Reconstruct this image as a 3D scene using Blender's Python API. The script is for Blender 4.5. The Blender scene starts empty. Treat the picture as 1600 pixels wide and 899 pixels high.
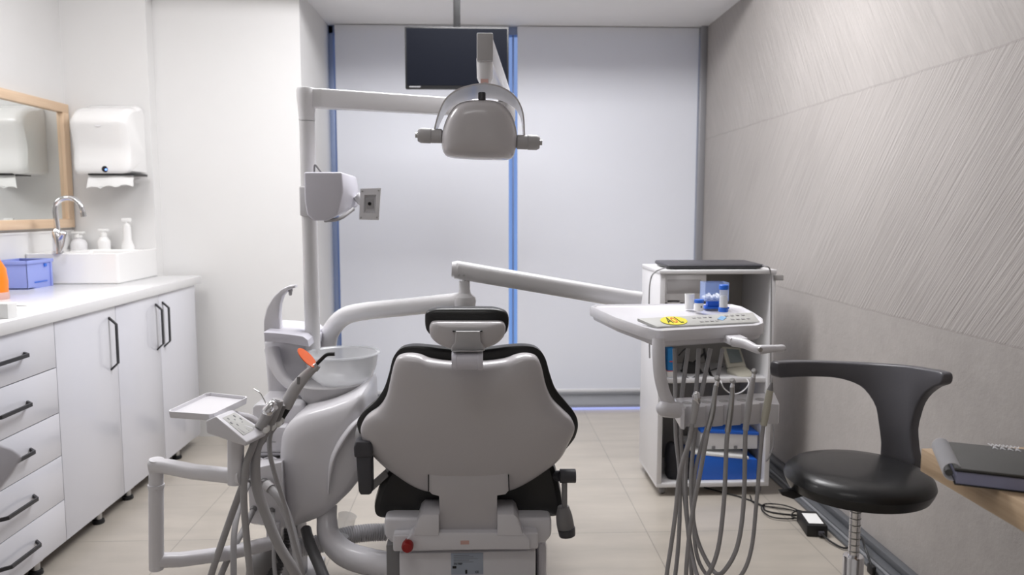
import bpy, bmesh, math, random
import numpy as np
from mathutils import Vector, Matrix
random.seed(7)
scn = bpy.context.scene
COL = scn.collection
# ------------------------------------------------------------------ camera
FP, H, VX, VY = 1200.0, 1.26, 750.0, 328.0
yaw = math.atan((800 - VX) / FP); pit = math.atan((449.5 - VY) / FP)
FW = Vector((math.sin(yaw) * math.cos(pit), math.cos(yaw) * math.cos(pit), -math.sin(pit)))
RT = Vector((math.cos(yaw), -math.sin(yaw), 0)); UP = RT.cross(FW)
CAM = Vector((0, 0, H))
cd = bpy.data.cameras.new('camera'); cam = bpy.data.objects.new('camera', cd); COL.objects.link(cam)
cam.matrix_world = Matrix.Translation(CAM) @ Matrix((RT, UP, -FW)).transposed().to_4x4()
cd.sensor_width = 36; cd.lens = FP / 1600 * 36; cd.clip_start = .05
cd.dof.use_dof = True; cd.dof.focus_distance = 2.1; cd.dof.aperture_fstop = 3.2
scn.camera = cam
# ------------------------------------------------------------------ world, lights, exposure
scn.view_settings.view_transform = 'Standard'; scn.view_settings.look = 'None'
scn.view_settings.gamma = 1; scn.view_settings.use_curve_mapping = False
scn.view_settings.exposure = 0.14
w = bpy.data.worlds.new('sky'); scn.world = w; w.use_nodes = True
nt = w.node_tree; nt.nodes.clear()
wo = nt.nodes.new('ShaderNodeOutputWorld'); bg = nt.nodes.new('ShaderNodeBackground')
tc = nt.nodes.new('ShaderNodeTexCoord'); sx = nt.nodes.new('ShaderNodeSeparateXYZ')
cr = nt.nodes.new('ShaderNodeValToRGB'); mr = nt.nodes.new('ShaderNodeMapRange')
nt.links.new(tc.outputs['Generated'], sx.inputs[0]); nt.links.new(sx.outputs['Z'], mr.inputs[0])
mr.inputs[1].default_value = -.3; mr.inputs[2].default_value = .5
nt.links.new(mr.outputs[0], cr.inputs[0]); nt.links.new(cr.outputs[0], bg.inputs[0]); nt.links.new(bg.outputs[0], wo.inputs[0])
e = cr.color_ramp.elements
e[0].position = 0; e[0].color = (.14, .28, .62, 1); e[1].position = 1; e[1].color = (.20, .25, .42, 1)
m_ = e.new(.4); m_.color = (.16, .27, .58, 1)
bg.inputs[1].default_value = 1.1

def area(name, loc, size, power, col=(1, 1, 1), sy=None, tgt=None, spread=180):
    l = bpy.data.lights.new(name, 'AREA'); l.energy = power; l.color = col
    l.shape = 'RECTANGLE'; l.size = size; l.size_y = sy or size; l.spread = math.radians(spread)
    o = bpy.data.objects.new(name, l); COL.objects.link(o); o.location = loc
    if tgt: o.rotation_euler = (Vector(tgt) - Vector(loc)).to_track_quat('-Z', 'Y').to_euler()
    return o
area('ceiling_panel_light', (.1, 3.15, 2.7), 1.2, 57, (.99, .985, 1), .6)
area('counter_light', (-1.6, 2.6, 2.7), .8, 18, (1, .985, .99), .6)
area('wall_light', (.70, 2.8, 2.7), .6, 4, (1, .98, .97), .3)
area('rear_fill', (-.5, .4, 2.7), 1.2, 6, (1, .99, .98), .6)  # unseen fill added to brighten the near right wall

# ------------------------------------------------------------------ pixel rays -> places
def ray(x, y): return FW + RT * (x - 800) / FP + UP * (449.5 - y) / FP
def P(x, y, Y): d = ray(x, y); return CAM + d * (Y / d.y)
def PZ(x, y, z): d = ray(x, y); return CAM + d * ((z - H) / d.z)
def PX(x, y, X): d = ray(x, y); return CAM + d * (X / d.x)
def PL(x, y, p0, n): d = ray(x, y); return CAM + d * ((Vector(p0) - CAM).dot(n) / d.dot(n))
def PP(pts, Y): return [P(x, y, Y) for x, y in pts]

# ------------------------------------------------------------------ materials
def mat(name, col, rough=.45, metal=0, coat=0, var=.04, vs=6, bump=0, bs=200, trans=0, alpha=1, ior=1.45, emit=None, es=1, spec=.5, sss=0):
    m = bpy.data.materials.new(name); m.use_nodes = True; n = m.node_tree; b = n.nodes['Principled BSDF']
    no = n.nodes.new('ShaderNodeTexNoise'); no.inputs['Scale'].default_value = vs; no.inputs['Detail'].default_value = 4
    ge = n.nodes.new('ShaderNodeNewGeometry'); n.links.new(ge.outputs['Position'], no.inputs['Vector'])
    mx = n.nodes.new('ShaderNodeMix'); mx.data_type = 'RGBA'
    c = list(col) + [1]
    mx.inputs[6].default_value = [min(1, v * (1 - var)) for v in col] + [1]
    mx.inputs[7].default_value = [min(1, v * (1 + var)) for v in col] + [1]
    n.links.new(no.outputs[0], mx.inputs[0]); n.links.new(mx.outputs[2], b.inputs['Base Color'])
    b.inputs['Roughness'].default_value = rough; b.inputs['Metallic'].default_value = metal
    b.inputs['Coat Weight'].default_value = coat; b.inputs['Coat Roughness'].default_value = .08
    b.inputs['Transmission Weight'].default_value = trans; b.inputs['Alpha'].default_value = alpha
    b.inputs['IOR'].default_value = ior; b.inputs['Specular IOR Level'].default_value = spec
    if emit: b.inputs['Emission Color'].default_value = list(emit) + [1]; b.inputs['Emission Strength'].default_value = es
    if bump:
        n2 = n.nodes.new('ShaderNodeTexNoise'); n2.inputs['Scale'].default_value = bs; n2.inputs['Detail'].default_value = 3
        n.links.new(ge.outputs['Position'], n2.inputs['Vector'])
        bp = n.nodes.new('ShaderNodeBump'); bp.inputs['Strength'].default_value = bump; bp.inputs['Distance'].default_value = .002
        n.links.new(n2.outputs[0], bp.inputs['Height']); n.links.new(bp.outputs[0], b.inputs['Normal'])
    return m
M = {}
M['plaster'] = mat('white_plaster', (.75, .745, .74), .75, var=.015, bump=.1, bs=120)
M['ceiling'] = mat('ceiling_paint', (.92, .915, .92), .85, var=.015)
M['blind'] = mat('blind_fabric', (.93, .94, .985), .9, var=.01, bump=.08, bs=500)
M['alu'] = mat('window_aluminium', (.30, .36, .52), .4, .3)
M['alu_grey'] = mat('grey_aluminium', (.34, .34, .36), .4, .4)
M['darktrim'] = mat('dark_grey_trim', (.11, .115, .125), .42)
M['greytrim'] = mat('grey_trim', (.24, .245, .26), .4)
M['glass'] = mat('window_glass', (1, 1, 1), 0, trans=1, var=0, ior=1.2)
M['laminate'] = mat('white_gloss_laminate', (.70, .705, .76), .22, coat=.4, var=.01)
M['quartz'] = mat('white_quartz', (.80, .80, .81), .22, coat=.3, var=.02, vs=60)
M['ceramic'] = mat('white_ceramic', (.84, .835, .83), .15, coat=.5, var=.01)
M['black_metal'] = mat('black_handle_metal', (.03, .03, .034), .4)
M['chrome'] = mat('chrome', (.78, .78, .8), .12, 1, var=.02)
M['steel'] = mat('steel', (.5, .5, .5), .28, 1, var=.03)
M['mirror'] = mat('mirror_glass', (.88, .9, .88), .01, 1, var=0)
M['dplastic'] = mat('white_dental_plastic', (.72, .71, .745), .28, coat=.35, var=.012)
M['dwarm'] = mat('grey_white_shell', (.55, .53, .545), .26, coat=.4, var=.012)
M['dlav'] = mat('cool_white_plastic', (.66, .65, .72), .35, coat=.2, var=.01)
M['darm'] = mat('white_painted_arm', (.72, .715, .73), .25, coat=.4, var=.01)
M['dgrey'] = mat('light_grey_plastic', (.45, .44, .45), .4, var=.02)
M['mgrey'] = mat('mid_grey_rubber', (.22, .215, .22), .45, var=.04)
M['hose'] = mat('grey_hose_rubber', (.36, .352, .36), .45, var=.05)
M['dark_hose'] = mat('dark_grey_hose', (.10, .10, .105), .45)
M['leather'] = mat('black_leather', (.012, .012, .013), .33, coat=.15, bump=.12, bs=900)
M['charcoal'] = mat('charcoal_plastic', (.058, .057, .066), .42)
M['pu'] = mat('dark_grey_polyurethane', (.105, .103, .115), .34, bump=.05, bs=700)
M['black'] = mat('black_plastic', (.012, .012, .013), .4)
M['screen'] = mat('dark_screen', (.005, .006, .010), .4, spec=.1)
M['orange'] = mat('orange_acrylic', (.9, .16, .04), .2, alpha=.92)
M['bottle_orange'] = mat('orange_plastic', (1., .22, .01), .35)
M['bluebox'] = mat('periwinkle_plastic', (.33, .40, .85), .3, trans=.15)
M['blueclear'] = mat('clear_blue_plastic', (.45, .60, .98), .12, alpha=.26)
M['clear'] = mat('clear_plastic', (.85, .88, .92), .08, alpha=.28)
M['bowl'] = mat('frosted_bowl', (.86, .87, .89), .25, alpha=.55, coat=.3)
M['blue'] = mat('blue_plastic', (.02, .14, .65), .35)
M['blue2'] = mat('blue_carton', (.02, .22, .55), .45)
M['red'] = mat('red_plastic', (.32, .012, .012), .35)
M['redp'] = mat('red_print', (.75, .08, .04), .5)
M['pink'] = mat('pink_sticker', (.66, .42, .38), .5)
M['white'] = mat('white_paper', (.85, .85, .84), .7)
M['cotton'] = mat('white_cotton', (.88, .88, .88), .95, bump=.3, bs=150)
M['yellow'] = mat('yellow_sticker', (.80, .72, .05), .5)
M['panel'] = mat('grey_control_panel', (.50, .50, .48), .4)
M['panelblue'] = mat('pale_blue_button', (.25, .46, .72), .4)
M['print'] = mat('grey_print', (.22, .22, .23), .5)
M['plate'] = mat('metal_rating_plate', (.38, .43, .52), .35, .3)
M['beige'] = mat('beige_plastic', (.52, .50, .42), .4)
M['lcd'] = mat('grey_lcd', (.17, .20, .20), .3)
M['cartwhite'] = mat('white_cart_board', (.74, .735, .75), .35)
M['cartin'] = mat('grey_cart_board', (.36, .345, .33), .6)
M['bagblack'] = mat('black_bag_fabric', (.015, .015, .02), .7)
M['nbgrey'] = mat('charcoal_cover', (.075, .075, .073), .55)
M['nbpage'] = mat('lilac_pages', (.28, .29, .42), .6)
M['spiral'] = mat('white_wire', (.62, .62, .65), .4)
M['led'] = mat('blue_led', (.1, .2, .9), .3, emit=(.15, .3, 1), es=3)
M['glowstrip'] = mat('blue_glow_strip', (.4, .45, .8), .5, emit=(.26, .30, .62), es=.6)  # emissive blue for the added strip below the sill
M['ledlamp'] = mat('lamp_reflector', (.7, .7, .65), .2, .6)

def wood(name, c1, c2, axis):
    m = mat(name, c1, .5); n = m.node_tree; b = n.nodes['Principled BSDF']
    ge = n.nodes.new('ShaderNodeNewGeometry'); mp = n.nodes.new('ShaderNodeMapping')
    s = [70, 70, 70]; s[axis] = 3; mp.inputs['Scale'].default_value = s
    no = n.nodes.new('ShaderNodeTexNoise'); no.inputs['Scale'].default_value = 1; no.inputs['Detail'].default_value = 5; no.inputs['Distortion'].default_value = .6
    r = n.nodes.new('ShaderNodeValToRGB'); r.color_ramp.elements[0].position = .35; r.color_ramp.elements[1].position = .7
    r.color_ramp.elements[0].color = (*c2, 1); r.color_ramp.elements[1].color = (*c1, 1)
    n.links.new(ge.outputs['Position'], mp.inputs[0]); n.links.new(mp.outputs[0], no.inputs['Vector']); n.links.new(no.outputs[0], r.inputs[0]); n.links.new(r.outputs[0], b.inputs['Base Color'])
    return m
M['woodY'] = wood('light_oak_along_wall', (.46, .34, .225), (.34, .24, .15), 1)
M['woodZ'] = wood('light_oak_upright', (.82, .62, .44), (.72, .52, .35), 2)
M['woodM'] = wood('light_oak_frame', (.82, .62, .44), (.72, .52, .35), 1)

def floor_mat():
    m = mat('beige_floor_tile', (.5, .47, .43), .3, coat=.15); n = m.node_tree; b = n.nodes['Principled BSDF']
    ge = n.nodes.new('ShaderNodeNewGeometry'); mp = n.nodes.new('ShaderNodeMapping'); mp.inputs['Location'].default_value = (.55, .12, 0)
    br = n.nodes.new('ShaderNodeTexBrick'); br.offset = 0; br.inputs['Scale'].default_value = 1
    br.inputs['Brick Width'].default_value = .6; br.inputs['Row Height'].default_value = .6; br.inputs['Mortar Size'].default_value = .0022
    br.inputs['Color1'].default_value = (.445, .405, .355, 1); br.inputs['Color2'].default_value = (.425, .388, .342, 1); br.inputs['Mortar'].default_value = (.30, .275, .245, 1)
    no = n.nodes.new('ShaderNodeTexNoise'); no.inputs['Scale'].default_value = 1; no.inputs['Detail'].default_value = 8
    mp2 = n.nodes.new('ShaderNodeMapping'); mp2.inputs['Scale'].default_value = (2.5, 9, 1)
    r = n.nodes.new('ShaderNodeValToRGB'); r.color_ramp.elements[0].color = (.88, .88, .88, 1); r.color_ramp.elements[1].color = (1.08, 1.08, 1.07, 1)
    r.color_ramp.elements[0].position = .3; r.color_ramp.elements[1].position = .7
    mx = n.nodes.new('ShaderNodeMix'); mx.data_type = 'RGBA'; mx.blend_type = 'MULTIPLY'; mx.inputs[0].default_value = 1
    L = n.links.new
    L(ge.outputs['Position'], mp.inputs[0]); L(mp.outputs[0], br.inputs['Vector']); L(ge.outputs['Position'], mp2.inputs[0]); L(mp2.outputs[0], no.inputs['Vector'])
    L(no.outputs[0], r.inputs[0]); L(br.outputs[0], mx.inputs[6]); L(r.outputs[0], mx.inputs[7]); L(mx.outputs[2], b.inputs['Base Color'])
    return m
M['floor'] = floor_mat()
_m = M['blind']; _n = _m.node_tree; _b = _n.nodes['Principled BSDF']; _t = _n.nodes.new('ShaderNodeBsdfTranslucent'); _x = _n.nodes.new('ShaderNodeMixShader')
_t.inputs[0].default_value = (.85, .88, .92, 1); _x.inputs[0].default_value = .2
_n.links.new(_b.outputs[0], _x.inputs[1]); _n.links.new(_t.outputs[0], _x.inputs[2]); _n.links.new(_x.outputs[0], _n.nodes['Material Output'].inputs[0])

def stucco():
    m = bpy.data.materials.new('combed_concrete_plaster'); m.use_nodes = True; n = m.node_tree; b = n.nodes['Principled BSDF']; L = n.links.new
    b.inputs['Roughness'].default_value = .7
    def N(t, **k):
        o = n.nodes.new(t)
        for a, v in k.items(): setattr(o, a, v)
        return o
    def MA(op, a, b_=None, c=None):
        o = N('ShaderNodeMath', operation=op)
        for i, v in enumerate((a, b_, c)):
            if v is None: continue
            if isinstance(v, (int, float)): o.inputs[i].default_value = v
            else: L(v, o.inputs[i])
        return o.outputs[0]
    g = N('ShaderNodeNewGeometry'); s = N('ShaderNodeSeparateXYZ'); L(g.outputs['Position'], s.inputs[0])
    Y, Z = s.outputs['Y'], s.outputs['Z']
    # straight, softly wavering band joints
    wob = N('ShaderNodeTexNoise'); wob.inputs['Scale'].default_value = 7; L(g.outputs['Position'], wob.inputs['Vector'])
    zz = MA('ADD', Z, MA('MULTIPLY', MA('SUBTRACT', wob.outputs[0], .5), .012))
    up = MA('GREATER_THAN', zz, 1.712); low = MA('LESS_THAN', zz, .888)
    ac = MA('ADD', Y, MA('MULTIPLY', Z, .85)); al = MA('SUBTRACT', Z, MA('MULTIPLY', Y, .85))
    ac2 = MA('SUBTRACT', Y, MA('MULTIPLY', Z, .75)); al2 = MA('ADD', Z, MA('MULTIPLY', Y, .75))
    def comb(a, l, sc, sl, off):
        c = N('ShaderNodeCombineXYZ'); L(MA('MULTIPLY', a, sc), c.inputs[0]); L(MA('MULTIPLY', l, sl), c.inputs[1]); c.inputs[2].default_value = off
        t = N('ShaderNodeTexNoise'); t.inputs['Scale'].default_value = 1; t.inputs['Detail'].default_value = 3; t.inputs['Roughness'].default_value = .6; L(c.outputs[0], t.inputs['Vector'])
        return t.outputs[0]
    mid = comb(ac, al, 75, 2.2, 1.); upp = comb(ac2, al2, 60, 2.5, 9.)
    pt = N('ShaderNodeTexNoise'); pt.inputs['Scale'].default_value = 14; pt.inputs['Detail'].default_value = 6; L(g.outputs['Position'], pt.inputs['Vector'])
    def MIX(f, a, c):
        o = N('ShaderNodeMix'); o.data_type = 'FLOAT'; L(f, o.inputs[0])
        for i, v in ((2, a), (3, c)):
            if isinstance(v, (int, float)): o.inputs[i].default_value = v
            else: L(v, o.inputs[i])
        return o.outputs[0]
    h = MIX(up, mid, upp); h = MIX(low, h, MA('ADD', MA('MULTIPLY', pt.outputs[0], .5), .2))
    # fade of comb depth in patches (trowelled flatter)
    pa = N('ShaderNodeTexNoise'); pa.inputs['Scale'].default_value = 1.1; L(g.outputs['Position'], pa.inputs['Vector'])
    fine = N('ShaderNodeTexNoise'); fine.inputs['Scale'].default_value = 90; fine.inputs['Detail'].default_value = 4; L(g.outputs['Position'], fine.inputs['Vector'])
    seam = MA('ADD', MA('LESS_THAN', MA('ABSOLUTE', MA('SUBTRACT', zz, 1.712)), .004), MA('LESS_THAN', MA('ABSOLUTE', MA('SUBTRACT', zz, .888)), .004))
    hh = MA('ADD', h, MA('MULTIPLY', fine.outputs[0], .18)); hh = MA('SUBTRACT', MA('ADD', hh, MA('MULTIPLY', up, .5)), MA('MULTIPLY', seam, .8))
    bp = N('ShaderNodeBump'); bp.inputs['Strength'].default_value = .75; bp.inputs['Distance'].default_value = .006
    L(hh, bp.inputs['Height']); L(bp.outputs[0], b.inputs['Normal'])
    r = N('ShaderNodeValToRGB'); L(MA('ADD', MA('MULTIPLY', h, .45), MA('MULTIPLY', pa.outputs[0], .55)), r.inputs[0])
    r.color_ramp.elements[0].position = .32; r.color_ramp.elements[0].color = (.32, .298, .285, 1)
    r.color_ramp.elements[1].position = .68; r.color_ramp.elements[1].color = (.44, .412, .395, 1)
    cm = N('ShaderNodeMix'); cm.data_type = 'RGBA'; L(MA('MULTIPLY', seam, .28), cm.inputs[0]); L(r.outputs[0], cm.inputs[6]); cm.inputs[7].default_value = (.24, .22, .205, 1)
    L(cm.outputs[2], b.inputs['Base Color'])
    return m
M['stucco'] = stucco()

# ------------------------------------------------------------------ mesh helpers
def cr_path(pts, sub=6, closed=False):
    pts = [Vector(p) for p in pts]; n = len(pts); out = []
    if sub <= 1 or n < 3: return pts
    rng = range(n) if closed else range(n - 1)
    for i in rng:
        p0 = pts[(i - 1) % n] if (closed or i > 0) else pts[0] * 2 - pts[1]
        p1 = pts[i]; p2 = pts[(i + 1) % n]
        p3 = pts[(i + 2) % n] if (closed or i + 2 < n) else pts[-1] * 2 - pts[-2]
        for k in range(sub):
            t = k / sub
            out.append(.5 * ((2 * p1) + (p2 - p0) * t + (2 * p0 - 5 * p1 + 4 * p2 - p3) * t * t + (3 * p1 - p0 - 3 * p2 + p3) * t ** 3))
    if not closed: out.append(pts[-1])
    return out

class B:
    def __init__(s): s.bm = bmesh.new()
    def _add(s, t):
        bmesh.ops.recalc_face_normals(t, faces=t.faces)
        me = bpy.data.meshes.new('t'); t.to_mesh(me); t.free(); s.bm.from_mesh(me); bpy.data.meshes.remove(me); return s
    def _bev(s, t, bev, seg):
        if bev:
            es = [e for e in t.edges if len(e.link_faces) == 2 and e.calc_face_angle(0) > .35]
            bmesh.ops.bevel(t, geom=es, offset=bev, segments=seg, affect='EDGES', profile=.5, clamp_overlap=True)
    def box(s, a, b, bev=0, seg=2, mtx=None):
        t = bmesh.new(); bmesh.ops.create_cube(t, size=1)
        a, b = Vector(a), Vector(b); c = (a + b) / 2; d = b - a
        for v in t.verts: v.co = Vector((v.co.x * abs(d.x), v.co.y * abs(d.y), v.co.z * abs(d.z)))
        s._bev(t, min(bev, .49 * min(abs(d.x), abs(d.y), abs(d.z))), seg)
        for v in t.verts:
            v.co += c
            if mtx: v.co = mtx @ v.co
        return s._add(t)
    def hull(s, pts, bev=0, seg=2):
        t = bmesh.new(); vs = [t.verts.new(p) for p in pts]
        r = bmesh.ops.convex_hull(t, input=vs)
        bmesh.ops.delete(t, geom=[v for v in t.verts if not v.link_faces], context='VERTS')
        bmesh.ops.dissolve_limit(t, angle_limit=.03, verts=t.verts, edges=t.edges)
        s._bev(t, bev, seg); return s._add(t)
    def prism(s, pts, vec, bev=0, seg=2, smooth=0):
        if smooth: pts = cr_path(pts, smooth, True)
        t = bmesh.new(); vs = [t.verts.new(p) for p in pts]; f = t.faces.new(vs)
        r = bmesh.ops.extrude_face_region(t, geom=[f]); nv = [g for g in r['geom'] if isinstance(g, bmesh.types.BMVert)]
        for v in nv: v.co += Vector(vec)
        if not any(len(e_.link_faces) == 1 for e_ in t.edges): pass
        else: t.faces.new(vs)
        if bev:
            n0 = Vector(vec).normalized()
            es = [e_ for e_ in t.edges if len(e_.link_faces) == 2 and (e_.calc_face_angle(0) > (.6 if smooth else .35))]
            bmesh.ops.bevel(t, geom=es, offset=bev, segments=seg, affect='EDGES', profile=.5, clamp_overlap=True)
        return s._add(t)
    def rings(s, rings, cap0=True, cap1=True, closed=True):
        t = bmesh.new(); R = [[t.verts.new(p) for p in r] for r in rings]; n = len(R[0])
        for a, b in zip(R, R[1:]):
            for i in range(n if closed else n - 1):
                j = (i + 1) % n
                t.faces.new((a[i], a[j], b[j], b[i]))
        if cap0: t.faces.new(R[0][::-1])
        if cap1: t.faces.new(R[-1])
        return s._add(t)
    def tube(s, path, r, n=14, sub=6, sec=None, round_end=False):
        pts = cr_path(path, sub) if sub > 1 else [Vector(p) for p in path]
        m = len(pts); rr = r if isinstance(r, (list, tuple)) else None
        def rad(i):
            if rr is None: return r
            u = i / (m - 1) * (len(rr) - 1); k = min(int(u), len(rr) - 2); return rr[k] + (rr[k + 1] - rr[k]) * (u - k)
        T = [(pts[min(i + 1, m - 1)] - pts[max(i - 1, 0)]).normalized() for i in range(m)]
        up = Vector((0, 0, 1)) if abs(T[0].z) < .9 else Vector((0, 1, 0))
        N = (up - T[0] * up.dot(T[0])).normalized(); out = []
        for i in range(m):
            N = (N - T[i] * N.dot(T[i])).normalized(); Bn = T[i].cross(N); q = rad(i); ring = []
            for k in range(n):
                a = 2 * math.pi * k / n
                if sec:   # superellipse (width, height, power)
                    w_, h_, p_ = sec; c, sn = math.cos(a), math.sin(a)
                    cx = math.copysign(abs(c) ** (2 / p_), c) * w_; cy = math.copysign(abs(sn) ** (2 / p_), sn) * h_
                    ring.append(pts[i] + Bn * cx * q + N * cy * q)
                else: ring.append(pts[i] + (Bn * math.cos(a) + N * math.sin(a)) * q)
            out.append(ring)
        if round_end:
            for end, i, sg in ((0, 0, -1), (1, m - 1, 1)):
                c0 = pts[i]; base = out[0] if end == 0 else out[-1]; q = rad(i); ex = []
                for a in (30, 55, 75):
                    ex.append([c0 + (p - c0) * math.cos(math.radians(a)) + T[i] * sg * q * math.sin(math.radians(a)) for p in base])
                out = (ex[::-1] + out) if end == 0 else (out + ex)
        return s.rings(out)
    def lathe(s, prof, c, axis=(0, 0, 1), n=32, cap=True):
        ax = Vector(axis).normalized(); u = ax.orthogonal().normalized(); v = ax.cross(u); c = Vector(c)
        R = [[c + ax * h + (u * math.cos(2 * math.pi * k / n) + v * math.sin(2 * math.pi * k / n)) * max(r, 1e-5) for k in range(n)] for r, h in prof]
        return s.rings(R, cap, cap)
    def pillow(s, pts, nrm, front, back, pf=3., pb=3., sub=5, m=8, cen=None):
        pts = cr_path(pts, sub, True); nrm = Vector(nrm).normalized()
        c = Vector(cen) if cen else sum(pts, Vector()) / len(pts)
        def side(D, p):
            o = []
            for j in range(1, m + 1):
                t = math.pi / 2 * j / m; sc = max(math.cos(t), 0) ** (2 / p); d = D * math.sin(t) ** (2 / p)
                o.append([c + (q - c) * max(sc, .02) + nrm * d for q in pts])
            return o
        return s.rings(side(-back, pb)[::-1] + [pts] + side(front, pf))

def hl(o):
    v = Vector((0, 0, 0)); 
    while o: v += o.location; o = o.parent
    return v
def build(name, b, m, parent=None, label=None, cat=None, group=None, kind=None, sharp=35):
    me = bpy.data.meshes.new(name); bmesh.ops.remove_doubles(b.bm, verts=b.bm.verts, dist=1e-6)
    b.bm.to_mesh(me); b.bm.free()
    o = bpy.data.objects.new(name, me); COL.objects.link(o); me.materials.append(M[m] if isinstance(m, str) else m)
    me.polygons.foreach_set('use_smooth', [True] * len(me.polygons)); me.set_sharp_from_angle(angle=math.radians(sharp))
    if parent: me.transform(Matrix.Translation(-hl(parent))); o.parent = parent
    else:
        vs = np.array([v.co[:] for v in me.vertices]); lo, hi = vs.min(0), vs.max(0)
        c = Vector(((lo[0] + hi[0]) / 2, (lo[1] + hi[1]) / 2, lo[2])); me.transform(Matrix.Translation(-c)); o.location = c
    tag(o, label, cat, group, kind); return o
def tag(o, label=None, cat=None, group=None, kind=None):
    if label: o['label'] = label
    if cat: o['category'] = cat
    if group: o['group'] = group
    if kind: o['kind'] = kind
    return o
def thing(name, loc, label, cat, group=None):
    o = bpy.data.objects.new(name, None); COL.objects.link(o); o.location = loc; o.empty_display_size = .05
    return tag(o, label, cat, group)
def text(name, s, m, parent, loc, size, rx, ux, ext=.0004, shear=0, sy=1.0):
    cu = bpy.data.curves.new('txt', 'FONT'); cu.body = s; cu.size = size; cu.extrude = ext; cu.align_x = 'CENTER'; cu.align_y = 'CENTER'; cu.shear = shear
    t = bpy.data.objects.new('txt', cu); COL.objects.link(t)
    bpy.context.view_layer.update(); me = bpy.data.meshes.new_from_object(t.evaluated_get(bpy.context.evaluated_depsgraph_get()))
    bpy.data.objects.remove(t); me.name = name; me.materials.clear(); me.materials.append(M[m])
    X = Vector(rx).normalized(); U = Vector(ux); U = (U - X * U.dot(X)).normalized(); Nn = X.cross(U)
    mt = Matrix((X, U, Nn)).transposed().to_4x4(); me.transform(Matrix.Translation(Vector(loc)) @ mt @ Matrix.Diagonal((1, sy, 1, 1)))
    o = bpy.data.objects.new(name, me); COL.objects.link(o)
    me.transform(Matrix.Translation(-hl(parent))); o.parent = parent; return o
def V(*a): return Vector(a)

# ================================================================== ROOM
XL, XR, YW, YN, ZC, ZM = -2.16, 1.45, 5.0, -1.5, 2.42, 2.75
D1, D2, XS, XE = 4.17, 4.25, P(231, 100, 4.17).x, -.954
build('floor', B().box((XL - .1, YN - .1, -.08), (XR + .1, YW + .3, 0)), 'floor', kind='structure')
build('ceiling', B().box((XL - .1, YN - .1, ZM), (XR + .1, 4.0, ZM + .1)).box((XL - .1, 4.0, ZC), (XR + .1, YW + .3, ZM + .1)), 'ceiling', kind='structure')
build('wall_left', B().box((XL - .1, YN - .1, 0), (XL, D1 + .1, ZM)), 'plaster', kind='structure')
build('wall_sink', B().box((XL, D1, 0), (XS, D2 + .2, ZM)), 'plaster', kind='structure')
build('wall_far', B().box((XS, D2, 0), (XE, YW + .3, ZM)), 'plaster', kind='structure')
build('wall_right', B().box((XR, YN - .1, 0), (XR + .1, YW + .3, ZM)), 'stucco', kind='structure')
build('wall_back', B().box((XL - .1, YN - .1, 0), (XR + .1, YN, ZM)), 'plaster', kind='structure')
build('wall_splash', B().box((XL, 2.2, .908), (XL + .008, D1, 1.145)).box((XL, 2.2, 1.145), (XL + .012, D1, 1.155)), 'ceramic', kind='structure')
# window wall
wn = bpy.data.objects.new('window_1', None); COL.objects.link(wn); wn['kind'] = 'structure'; wn.location = ((XE + XR) / 2, YW + .08, 0)
fr = B()
for x0, x1 in ((XE, XE + .035), (.213, .222), (1.40, 1.45)): fr.box((x0, YW + .03, .04), (x1, YW + .10, ZC), .004)
fr.box((XE, YW + .03, ZC - .05), (XR, YW + .10, ZC)).box((XE, YW + .03, 0), (XR, YW + .10, .06), .004)
build('window_frame', fr, 'alu', wn)
build('window_pane', B().box((XE + .035, YW + .06, .06), (.213, YW + .068, ZC - .05)), 'glass', wn)
build('window_pane', B().box((.222, YW + .06, .06), (1.40, YW + .068, ZC - .05)), 'glass', wn)
build('window_sill', B().box((XE, YW - .26, 0), (XR, YW + .03, .034), .006).box((XE, YW - .03, .03), (XR, YW + .03, .052), .004), 'greytrim', wn)
build('floor_glow_strip', B().box((XE + .01, YW - .272, 0), (XR - .01, YW - .261, .014), .002), 'glowstrip', kind='structure')  # added glowing strip that makes the blue band along the floor
build('trim_1', B().box((1.408, YW - .05, .05), (1.45, YW + .03, ZC), .003), 'alu_grey', kind='structure')
# blinds
for nm, x0, x1, lb in (('l', -.905, .187, 'pale blue floor-length roller blind behind the hanging television, left half of window'),
                       ('r', .243, 1.405, 'pale blue floor-length roller blind beside the grey textured wall, right half of window')):
    t = thing('roller_blind', ((x0 + x1) / 2, YW - .02, .05), lb, 'window blind', 'roller blinds at the window')
    build('fabric', B().box((x0, YW - .008, .062), (x1, YW - .0055, ZC - .005)), 'blind', t)
    build('bottom_bar', B().box((x0, YW - .014, .052), (x1, YW + .001, .074), .004), M['beige'] if 0 else 'cartwhite', t)
    build('roller_tube', B().lathe([(.018, 0), (.018, x1 - x0)], (x0, YW + .012, ZC - .022), (1, 0, 0), 20), 'cartwhite', t)
# baseboards
build('baseboard_far', B().box((XS + .3, D2 - .014, 0), (XE, D2, .085), .002), 'darktrim', kind='structure')
bb = B().box((XR - .085, YN, 0), (XR, YW - .28, .012), .002).box((XR - .06, YN, .012), (XR, YW - .28, .028), .003).box((XR - .03, YN, .028), (XR, YW - .28, .055), .004)
build('baseboard_right', bb, 'darktrim', kind='structure')
build('trim_2', B().tube([(XR - .062, YN, .016), (XR - .062, YW - .30, .016)], .006, 10, 1), 'greytrim', kind='structure')

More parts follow.
